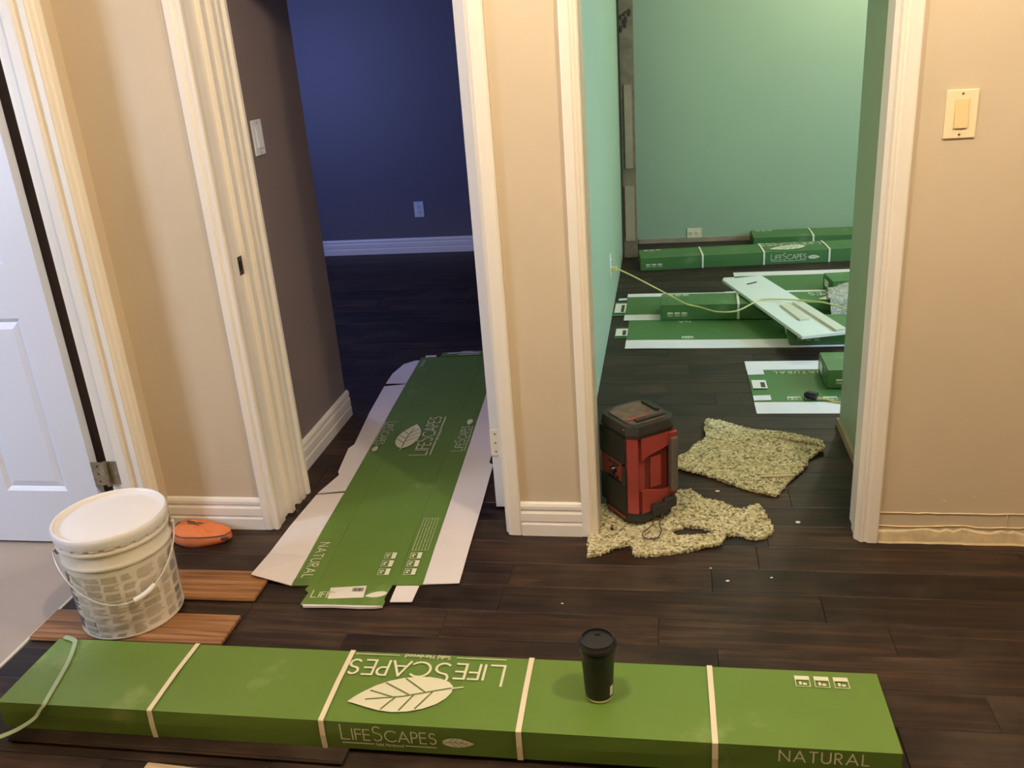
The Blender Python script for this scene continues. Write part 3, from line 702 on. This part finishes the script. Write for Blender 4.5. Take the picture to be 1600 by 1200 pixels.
flat_x('flattened green carton with one broad white edge, second nearest', (-.213, 4.262, 0), R(-.6), .128, .335, 0, tabs=((-.066, .17, -.001, .345, 'card_cool_light'),), labely=(.19, .31, True), wavy=.003)
flat_x('flattened green carton beneath the strapped carton and yellow cord', (-.238, 4.728, .002), R(-.4), .10, .355, .07, tabs=((-.068, .09, -.001, .36, 'card_cool_light'), (-.05, .40, -.001, .44, 'white_card')), labely=(.13, .31, True), wavy=.002)
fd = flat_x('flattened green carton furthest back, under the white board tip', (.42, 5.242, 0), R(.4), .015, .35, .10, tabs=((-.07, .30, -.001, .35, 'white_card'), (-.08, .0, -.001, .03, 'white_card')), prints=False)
bm = bmesh.new(); 
# ================================================================== BOARD AND SCRAPS ON IT
bd = thing('shelf_board', 'white shelf board laid slanting across two green cartons', 'board', (.73, 4.12, .098), math.atan2(-.28, .96) - math.pi/2 + math.pi)
ang = math.atan2(1.04, -.30)
bd.rotation_euler = (0, 0, ang)
B_('board', (0, -.118, 0), (1.09, .118, .016), 'board', bd, .0015)
T_('pencil', [(.93, .03, .0195), (.955, -.035, .0195)], .0032, 'ink', None, 6)
pc = bpy.data.objects['pencil']; pc.location = bd.location; pc.rotation_euler = bd.rotation_euler; tag(pc, 'short dark pencil at the far end of the white board', 'pencil')
def scrap(label, a, b, w, z=.1142, th=.009):
    d = Vector(b) - Vector(a); o = thing('wood_strip', label, 'wood strip', (a[0], a[1], z), math.atan2(d.y, d.x))
    B_('strip', (0, -w/2, 0), (d.length, w/2, th), 'offwhite', o, .0012); return o
scrap('shorter off-white wood strip lying on the white board', (.598, 4.585), (.662, 4.325), .050)
scrap('longer off-white wood strip lying on the white board', (.665, 4.62), (.802, 4.15), .052, th=.011)
# ================================================================== UNDERLAY PADS
def inside(p, poly):
    x, y = p; c = False; n = len(poly)
    for i in range(n):
        (x0, y0), (x1, y1) = poly[i], poly[i-1]
        if (y0 > y) != (y1 > y) and x < (x1-x0)*(y-y0)/(y1-y0) + x0: c = not c
    return c
def pad(name, label, poly, holes, m, step=.0055, t=.010, hf=None, parent=None, seed=1):
    r = random.Random(seed); xs = [p[0] for p in poly]; yz = [p[1] for p in poly]
    x0, x1, y0, y1 = min(xs), max(xs), min(yz), max(yz); nx = int((x1-x0)/step)+2; ny = int((y1-y0)/step)+2
    bm = bmesh.new(); V = {}; Bv = {}
    def vert(i, j):
        if (i, j) not in V:
            x = x0 + i*step + r.uniform(-.35, .35)*step; y = y0 + j*step + r.uniform(-.35, .35)*step
            z = (hf(x, y) if hf else 0)
            V[i, j] = bm.verts.new((x, y, z + t + r.uniform(-.0022, .0022))); Bv[i, j] = bm.verts.new((x, y, z + .0005))
        return V[i, j]
    cells = set()
    for i in range(nx):
        for j in range(ny):
            p = (x0+(i+.5)*step + r.uniform(-.5, .5)*step, y0+(j+.5)*step + r.uniform(-.5, .5)*step)
            if inside(p, poly) and not any(inside(p, h) for h in holes): cells.add((i, j))
    for i, j in cells:
        K = ((i,j),(i+1,j),(i+1,j+1),(i,j+1)); [vert(*k) for k in K]
        bm.faces.new([V[k] for k in K]); bm.faces.new([Bv[k] for k in K][::-1])
        for (a, b), nb in ((((i,j),(i+1,j)),(i,j-1)), (((i+1,j),(i+1,j+1)),(i+1,j)), (((i+1,j+1),(i,j+1)),(i,j+1)), (((i,j+1),(i,j)),(i-1,j))):
            if nb not in cells: bm.faces.new((V[a], Bv[a], Bv[b], V[b]))
    cx, cy = (x0+x1)/2, (y0+y1)/2
    bmesh.ops.translate(bm, verts=bm.verts[:], vec=(-cx, -cy, 0))
    o = obj(name, bm, m, None, True); o.location = (cx, cy, 0); return o
p1 = pad('carpet_underlay', '', [(.150,3.338),(.195,3.33),(.297,3.25),(.43,3.20),(.567,3.142),(.566,3.085),(.50,3.02),(.485,2.96),(.422,2.86),(.354,2.735),(.27,2.775),(.152,2.865),(.10,2.90),(.028,2.93),(.030,3.01),(.075,3.07),(.097,3.13),(.148,3.19),(.14,3.26)], [], 'foam', hf=lambda x, y: .003+.010*max(0, min(1, (y-(3.16-.35*(x-.15)))/.04)) + .004*max(0, math.sin(x*14+y*9)), seed=2)
tag(p1, 'larger torn foam underlay sheet lying behind the red radio', 'underlay')
f1 = pad('folded_edge', '', [(.152,3.30),(.20,3.325),(.30,3.245),(.43,3.195),(.56,3.14),(.562,3.09),(.43,3.145),(.31,3.19),(.22,3.235),(.155,3.25)], [[(.23,3.25),(.29,3.215),(.30,3.205),(.24,3.235)]], 'foam', t=.009, hf=lambda x, y: .021 + .005*math.sin(x*18), seed=4)
f1.location = (f1.location.x - p1.location.x, f1.location.y - p1.location.y, 0); f1.parent = p1
o = B_('splinter', (0, -.004, 0), (.118, .006, .004), 'pale_wood'); o.location = (.312, 2.853, .018); o.rotation_euler = (0, 0, .1)
tag(o, 'pale wood splinter lying on the larger foam sheet', 'splinter')
p2 = pad('carpet_underlay', '', [(-.225,2.657),(-.235,2.56),(-.254,2.44),(-.245,2.337),(-.205,2.352),(-.168,2.385),(-.120,2.415),(-.104,2.348),(-.03,2.358),(.06,2.385),(.164,2.428),(.172,2.475),(.216,2.485),(.25,2.462),(.29,2.468),(.325,2.515),(.31,2.60),(.292,2.674),(.24,2.645),(.218,2.648),(.179,2.687),(.117,2.712),(.075,2.775),(.022,2.765),(-.1,2.72)],
  [[(-.005,2.492),(.03,2.470),(.128,2.478),(.140,2.505),(.10,2.525),(.046,2.527)], [(-.20,2.50),(-.175,2.48),(-.165,2.50),(-.185,2.52)]], 'foam', hf=lambda x, y: .004*max(0, math.sin(x*19+2)*math.sin(y*15)), seed=6)
tag(p2, 'torn foam underlay piece under the red radio by the door frame', 'underlay')
p3 = pad('carpet_underlay', '', [(.845,4.60),(.83,4.70),(.86,4.86),(.93,4.93),(1.15,4.95),(1.16,4.60),(1.0,4.57)], [], 'foamg', t=.012, hf=lambda x, y: .010 + .096*max(0, min(1, (y-4.60)/.075)) + .010*math.sin(x*30)*math.sin(y*24) + .010*max(0, min(1, (y-4.66)/.05)), seed=8, step=.008)
tag(p3, 'grey crumpled foam underlay heap at the far cartons, beside the wall edge', 'underlay')
# crumbs on the floor
CL = ['white crumb on the floor between the two foam sheets', 'white crumb on the floor right of the foam, before the right frame', 'pale crumb just behind the front foam piece', 'tiny crumb on a board joint in front of the foam piece', 'largest crumb on the boards between foam and foreground carton', 'tiny crumb on the boards, rightmost in front of the foam', 'tiny crumb on the boards left of the foam piece, before middle wall']
for i, (x, y, s) in enumerate(((.165, 2.775, .006), (.405, 2.575, .006), (.13, 2.62, .004), (.12, 2.30, .003), (.165, 2.235, .005), (.29, 2.26, .003), (-.30, 2.10, .003))):
    bm = bmesh.new(); bmesh.ops.create_icosphere(bm, subdivisions=1, radius=s, matrix=Matrix.Diagonal((1.5, 1, .45, 1)))
    for v in bm.verts: v.co *= random.uniform(.75, 1.15)
    o = obj('plaster_crumb', bm, 'label'); o.location = (x, y, s*.4); tag(o, CL[i], 'crumb', 'white crumbs on the dark floor')

# ================================================================== LOOSE PLANKS
def loose(label, a, L, ang, m, w=.124, t=.014, cat='plank', z=.0005):
    o = thing('loose_plank', label, cat, (a[0], a[1], z), ang)
    bm = bmesh.new(); box(bm, (0, 0, .003), (L, w, t), .0015); obj('plank_board', bm, m, o)
    bm = bmesh.new(); box(bm, (-.0, -.005, .005), (L, 0, .009)); obj('tongue', bm, m, o)
    bm = bmesh.new(); box(bm, (.004, .004, 0), (L-.004, w-.004, .003)); obj('plank_back', bm, m, o); return o
loose('light brown hardwood plank behind the pail, tucked under the white flap', (-1.66, 2.050), .450, R(.6), 'loose', .140)
loose('light brown hardwood plank under the front of the pail', (-1.795, 1.835), .582, R(.6), 'loose', .130)
loose('dark hardwood plank under the left half of the foreground carton', (-1.58, 1.464), .852, R(-.2), 'floor', .124, .0115)
loose('pale raw wood plank just showing at the bottom picture edge', (-1.19, 1.272), .46, R(-3.0), 'pale_wood', .124+.022)

# ================================================================== PAIL
PC = (-1.549, 1.972)
pa = thing('metal_pail', 'white steel pail with a lid and brown printed instructions', 'pail', (PC[0], PC[1], .0145))
bm = bmesh.new()
lathe(bm, [(.134,0),(.139,.002),(.1405,.006),(.139,.010),(.1395,.03),(.1435,.18),(.1447,.222),(.1485,.226),(.1495,.231),(.1485,.236),(.1455,.240),(.1462,.268),(.1500,.272),(.1510,.277),(.1500,.282),(.1470,.286),(.1472,.300),(.1480,.305)], 72)
obj('pail_body', bm, 'pail', pa, True)
bm = bmesh.new()
lathe(bm, [(.1485,.296),(.1515,.294),(.1530,.300),(.1540,.312),(.1535,.322),(.1500,.3265),(.1460,.326),(.1430,.322),(.1415,.316),(.136,.3145),(.128,.316),(.05,.3165),(.001,.3165)], 72)
obj('pail_lid', bm, 'pail_lid', pa, True)
for k in range(24):
    a = 2*math.pi*k/24; bm = bmesh.new(); box(bm, (.1470, -.012, .289), (.1512, .012, .2985), .001)
    bmesh.ops.rotate(bm, verts=bm.verts[:], matrix=Matrix.Rotation(a, 3, 'Z')); obj('lid_lug', bm, 'pail', pa)
def wrap(name, polys, m, parent, z0):
    bm = bmesh.new()
    for p in polys:
        (ax, az), (bx, _), (_, cz), _ = p; n = max(1, int((bx-ax)/.02)+1)
        for i in range(n):
            q = []
            for x, z in ((ax+(bx-ax)*i/n, az), (ax+(bx-ax)*(i+1)/n, az), (ax+(bx-ax)*(i+1)/n, cz), (ax+(bx-ax)*i/n, cz)):
                th = x/.142; r_ = .1393 + (z0+z)*.0252 + .0007; q.append(bm.verts.new((r_*math.cos(th), r_*math.sin(th), z0+z)))
            bm.faces.new(q)
    me = bpy.data.meshes.new(name); bm.to_mesh(me); bm.free(); o = link(name, me, m, parent); o['kind'] = 'stuff'; return o
rr = random.Random(11); a0 = math.radians(222)*.142
cols = [(0, .052, 'pail_ink2'), (.056, .098, 'pail_ink3'), (.102, .146, 'pail_ink'), (.152, .196, 'pail_ink'), (.202, .236, 'pail_ink'), (.242, .300, 'pail_ink'), (.306, .345, 'pail_ink'), (.350, .392, 'pail_ink2')]
acc = {'pail_ink': [], 'pail_ink2': [], 'pail_ink3': []}
for c0, c1, mt in cols:
    z = .205
    while z > .015:
        blk = rr.uniform(.018, .04)
        if rr.random() < .2: acc[mt if mt != 'pail_ink3' else 'pail_ink'].append(rect(a0+c0, z-blk*.5, a0+c1*.97, z)); z -= blk*.7; continue
        nn = int(blk/.0052)
        for i in range(nn):
            zz = z - i*.0052
            if zz < .012: break
            acc[mt].append(rect(a0+c0+(.003 if i == 0 else 0), zz-.0026, a0+c0+(c1-c0)*rr.uniform(.55, 1), zz))
        z -= blk + .007
for j in range(5): acc['pail_ink2'].append(rect(a0+.006+rr.uniform(0,.012), .14+j*.012, a0+.022+rr.uniform(0,.024), .147+j*.012+rr.uniform(0,.004)))
acc['pail_ink2'] += [rect(a0+.008, .104, a0+.05, .109), rect(a0+.010, .088, a0+.048, .0925), rect(a0+.018, .03, a0+.036, .052)]
wrap('printed_text', acc['pail_ink'], 'pail_ink', pa, 0); wrap('printed_text', acc['pail_ink2'], 'pail_ink2', pa, 0); wrap('printed_text', acc['pail_ink3'], 'pail_ink3', pa, 0)
# ears and bail
ea = math.radians(213); ex, ey = math.cos(ea), math.sin(ea); fx, fy = math.cos(ea+math.pi/2), math.sin(ea+math.pi/2)
for s in (1, -1):
    bm = bmesh.new(); mtx = Matrix.Translation((s*ex*.1495, s*ey*.1495, .256)) @ Matrix.Rotation(ea, 4, 'Z') @ Matrix.Rotation(math.pi/2, 4, 'Y')
    bmesh.ops.create_cone(bm, cap_ends=True, segments=20, radius1=.015, radius2=.012, depth=.008, matrix=mtx)
    e = obj('ear', bm, 'metal', pa)
    bm = bmesh.new(); bmesh.ops.create_cone(bm, cap_ends=True, segments=12, radius1=.005, radius2=.004, depth=.008, matrix=Matrix.Translation((s*ex*.007, s*ey*.007, 0)) @ mtx); obj('rivet', bm, 'pail', e)
P = []
for k in range(25):
    tt = math.pi*k/24; c, s = math.cos(tt), math.sin(tt)
    rad = .160 + .014*s
    P.append((ex*c*.160 + fx*s*rad + ex*(-.03)*s*s*0, ey*c*.158 + fy*s*rad, .256 - .125*s**1.3))
hb = T_('bail_handle', P, .0023, 'wire', pa)
T_('grip', P[13:17], .0078, 'pail_lid', hb, 10)

# ================================================================== CUP
cu = thing('coffee_cup', 'tall black paper coffee cup with black lid on the foreground carton', 'cup', (-.16, 1.632, .0915))
bm = bmesh.new(); lathe(bm, [(.0285,.004),(.0290,.0),(.0300,.0),(.0305,.003),(.0318,.010)], 40); obj('base_rim', bm, 'label', cu, True)['label'] = 'white rim at the foot'
bm = bmesh.new(); lathe(bm, [(.0312,.006),(.0318,.0065),(.0345,.06),(.0385,.134),(.0390,.136)], 40); b_ = obj('cup_body', bm, 'cup', cu, True)
bm = bmesh.new(); lathe(bm, [(.0388,.128),(.0408,.129),(.0412,.134),(.0402,.137),(.0425,.139),(.0430,.142),(.0425,.145),(.0405,.147),(.0385,.154),(.0378,.156),(.0350,.1555),(.0340,.150),(.001,.149)], 40); ld = obj('cup_lid', bm, 'lid', cu, True)
bm = bmesh.new(); box(bm, (-.007, .018, .150), (.007, .023, .1515), .0007); obj('sip_hole', bm, 'sub', ld)
bm = bmesh.new()
for i in range(4):
    q = []
    for a, z in ((-38+i*5, .014), (-33+i*5, .014), (-33+i*5, .040), (-38+i*5, .040)):
        r_ = .0318+(z-.006)*.0525+.0005; q.append(bm.verts.new((r_*math.cos(R(a)), r_*math.sin(R(a)), z)))
    bm.faces.new(q)
me = bpy.data.meshes.new('paper_label'); bm.to_mesh(me); bm.free(); link('paper_label', me, 'label', b_)
ink('faint_print', [rect(-.012, .09, .004, .092), rect(.008, .10, .02, .103)], (0, -.0366, .0), (1,0,0), (0,.0,1), 'black', b_)

# ================================================================== RADIO
ra = thing('jobsite_radio', 'red and black rugged radio standing on end by the door frame', 'radio', (-.097, 2.622, .016), R(-53.9))
# local: speaker face looks to -y, handle face looks to +x, height .345
ch = .028
def octo(bm, hx, hy, c, z0, z1, hx1=None, hy1=None):
    hx1 = hx1 or hx; hy1 = hy1 or hy
    def ring(a, b, z): return [bm.verts.new(p) for p in ((-a+c,-b,z),(a-c,-b,z),(a,-b+c,z),(a,b-c,z),(a-c,b,z),(-a+c,b,z),(-a,b-c,z),(-a,-b+c,z))]
    p, q = ring(hx, hy, z0), ring(hx1, hy1, z1)
    bm.faces.new(p); bm.faces.new(q)
    for k in range(8): bm.faces.new((p[k], p[(k+1)%8], q[(k+1)%8], q[k]))
bm = bmesh.new(); octo(bm, .080, .080, .026, .030, .305); obj('body', bm, 'red', ra)
bm = bmesh.new(); octo(bm, .082, .082, .030, .0, .014, .094, .088); octo(bm, .094, .088, .030, .014, .040, .090, .086); bc = obj('end_cap', bm, 'black', ra)
bm = bmesh.new(); octo(bm, .090, .086, .026, .300, .318, .098, .094); octo(bm, .098, .094, .030, .318, .345, .094, .090); tc_ = obj('end_cap', bm, 'black', ra)
bm = bmesh.new(); octo(bm, .076, .072, .022, .3445, .349); obj('dusty_top', bm, 'dusty', tc_)
bm = bmesh.new(); box(bm, (.030, -.066, .3485), (.044, .020, .3515)); obj('red_inset', bm, 'red', tc_)
bm = bmesh.new(); box(bm, (-.055, .052, .3485), (.03, .066, .358), .002); box(bm, (.052, -.05, .3485), (.070, .06, .357), .002); obj('bumper', bm, 'black', tc_)
bm = bmesh.new(); bmesh.ops.create_cone(bm, cap_ends=True, segments=12, radius1=.0055, radius2=.004, depth=.004, matrix=Matrix.Translation((.058, -.090, .330)) @ Matrix.Rotation(math.pi/2, 4, 'X')); obj('screw', bm, 'label', tc_)
# speakers on the -y face
for z0, z1 in ((.208, .302), (.036, .134)):
    bm = bmesh.new(); v = [(-.088, z0), (.050, z0), (.060, z0+.01), (.060, z1-.01), (.050, z1), (-.088, z1)]
    a = [bm.verts.new((x, -.0795, z)) for x, z in v]; b = [bm.verts.new((x*.97, -.0905, z)) for x, z in v]; n = len(v)
    bm.faces.new(a); bm.faces.new(b)
    for i in range(n): bm.faces.new((a[i], a[(i+1)%n], b[(i+1)%n], b[i]))
    obj('speaker', bm, 'grille', ra)
bm = bmesh.new(); box(bm, (-.084, -.088, .137), (.034, -.078, .205), .003); cp = obj('control_panel', bm, 'red', ra)
bm = bmesh.new(); bmesh.ops.create_cone(bm, cap_ends=True, segments=20, radius1=.015, radius2=.012, depth=.016, matrix=Matrix.Translation((-.008, -.094, .170)) @ Matrix.Rotation(math.pi/2, 4, 'X')); obj('knob', bm, 'lid', cp)
for zz in (.193, .146):
    for xx in (-.030, -.010, .010):
        bm = bmesh.new(); box(bm, (xx-.007, -.0905, zz-.005), (xx+.007, -.087, zz+.005), .001); obj('button', bm, 'black', cp)
bm = bmesh.new(); box(bm, (.036, -.090, .126), (.060, -.080, .203), .002); obj('display', bm, 'screen', ra)
# red angled frame around the handle face (+x)
bm = bmesh.new()
for pts, z0, z1 in (([(.050,-.084),(.066,-.086),(.090,-.062),(.078,-.050)], .04, .302),
                    ([(.060,.050),(.092,.052),(.092,.078),(.060,.080)], .07, .09)):
    prism(bm, pts, z0, z1)
obj('corner_guard', bm, 'red', ra)
def slab(y0, y1, z0, z1, d0, d1, m, nm):
    bm = bmesh.new(); v = [bm.verts.new(p) for p in ((.078,y0,z0),(.078,y1,z0),(.078,y1,z1[1]),(.078,y0,z1[0]),(d0,y0,z0),(d1,y1,z0),(d1,y1,z1[1]),(d0,y0,z1[0]))]
    for f in ((0,3,2,1),(4,5,6,7),(0,1,5,4),(1,2,6,5),(2,3,7,6),(3,0,4,7)): bm.faces.new([v[i] for i in f])
    return obj(nm, bm, m, ra)
bm = bmesh.new(); v = [(-.050,.302),(.080,.302),(.080,.262),(-.020,.240),(-.050,.225)]
a = [bm.verts.new((.079, y, z)) for y, z in v]; b = [bm.verts.new((.094, y, z)) for y, z in v]
bm.faces.new(a); bm.faces.new(b)
for i in range(5): bm.faces.new((a[i], a[(i+1)%5], b[(i+1)%5], b[i]))
obj('frame_top', bm, 'red', ra)
bm = bmesh.new(); v = [(-.050,.040),(.030,.040),(.050,.070),(.085,.075),(.085,.095),(.030,.100),(-.030,.118),(-.050,.118)]
a = [bm.verts.new((.079, y, z)) for y, z in v]; b = [bm.verts.new((.094, y, z)) for y, z in v]
bm.faces.new(a); bm.faces.new(b)
for i in range(8): bm.faces.new((a[i], a[(i+1)%8], b[(i+1)%8], b[i]))
obj('frame_bottom', bm, 'red', ra)
B_('recess', (.0795, -.030, .10), (.0815, .075, .25), 'red_dark', ra)
B_('battery_door', (.081, -.012, .118), (.085, .030, .225), 'red', ra, .002)
bm = bmesh.new(); box(bm, (.088, .052, .095), (.112, .078, .285), .006); obj('handle_bar', bm, 'greyp', ra)
bm = bmesh.new(); box(bm, (.086, .050, .272), (.104, .08, .302), .003); obj('handle_mount', bm, 'red', ra)
bm = bmesh.new(); box(bm, (.084, -.020, .030), (.116, .034, .066), .005); box(bm, (.092, .026, .038), (.114, .072, .078), .008); obj('power_plug', bm, 'black', ra)
bm = bmesh.new(); box(bm, (-.05, -.0915, .016), (.052, -.085, .021), .001); obj('red_inset', bm, 'red', bc)
T_('power_cord', catmull([(.108, .02, .05), (.116, .01, .03), (.128, -.010, .006), (.165, -.030, .0045), (.190, -.068, .0045), (.175, -.095, .0045), (.145, -.088, .0045), (.128, -.055, .0045), (.118, -.03, .006), (.108, -.015, .02), (.100, 0, .045)], 8), .0017, 'ink', ra, 6)

# ================================================================== POUCH
po = thing('tool_pouch', 'small orange zip pouch with black piping against the baseboard', 'pouch', (-1.545, 2.392, 0), R(-3))
out = [(-.112,.030),(-.108,-.012),(-.085,-.042),(-.045,-.060),(.0,-.058),(.045,-.044),(.085,-.022),(.098,-.006),(.094,.020),(.070,.036),(.02,.048),(-.05,.052),(-.095,.048)]
outl = [p[:2] for p in catmull([(x, y, 0) for x, y in out] + [(out[0][0], out[0][1], 0)], 4)][:-1]
bm = bmesh.new(); rings = []
for s, z in ((.86,0),(.97,.008),(1.0,.02),(.99,.034),(.96,.042),(.88,.049),(.6,.055),(.25,.057)):
    rings.append([bm.verts.new((x*s + .004*math.sin(y*60)*(.5<s<.99), y*s, z*(1-.25*max(0, x/.1)) + .0015*math.sin(x*80+y*50)*(z > 0))) for x, y in outl])
for a, b in zip(rings, rings[1:]):
    for k in range(len(outl)): bm.faces.new((a[k], a[(k+1)%len(outl)], b[(k+1)%len(outl)], b[k]))
bm.faces.new(rings[0]); bm.faces.new(rings[-1]); obj('pouch_body', bm, 'orange', po, True)
zf = lambda x: .0405*(1-.25*max(0, x/.1))
T_('piping', [(x*.975, y*.975, zf(x)) for x, y in outl + outl[:1]], .0016, 'ink', po, 6)
bm = bmesh.new(); box(bm, (.080, -.028, .018), (.102, -.014, .026), .002); obj('zip_pull', bm, 'ink', po)
ink('printed_mark', [rect(-.065, -.003, -.012, .004), rect(-.055, -.012, -.006, -.007), rect(-.012, .002, .0, .006)], (0, .005, .0565), (.98,-.2,0), (.2,.98,0), 'ink', po, .0015)

# ================================================================== CORDS
cd = thing('extension_lead', 'yellow extension cord draped from left outlet across cartons and board', 'cord', (0, 0, 0))
pts = [(-.285,4.775,.285),(-.262,4.772,.283),(-.22,4.765,.265),(-.145,4.75,.228),(.025,4.715,.139),(.10,4.66,.112),(.175,4.634,.099),(.255,4.57,.093),(.353,4.574,.093),(.44,4.64,.112),(.492,4.68,.121),(.601,4.645,.129),(.70,4.61,.131),(.737,4.59,.131),(.79,4.565,.130),(.86,4.53,.118),(.92,4.50,.10),(1.1,4.45,.05),(1.5,4.5,.02)]
T_('cable', catmull(pts, 8), .0042, 'cord', cd)
bm = bmesh.new(); box(bm, (-.302, 4.757, .272), (-.270, 4.793, .298), .005); obj('plug', bm, 'cord', cd)
cd2 = thing('lead_connector', 'black socket end of a yellow cord lying on nearest flattened carton', 'cord', (0, 0, 0))
T_('cable', catmull([(.612,3.578,.014),(.647,3.574,.010),(.68,3.552,.008),(.72,3.545,.0075),(.85,3.58,.0075),(1.2,3.6,.0075)], 8), .0042, 'cord', cd2)
bm = bmesh.new(); box(bm, (-.026,-.016,0), (.022,.016,.028), .006); box(bm, (-.034,-.012,.003), (-.022,.012,.022), .003)
o = obj('socket', bm, 'lid', cd2); o.location = (.596, 3.592, .0065); o.rotation_euler = (0, 0, -.6)
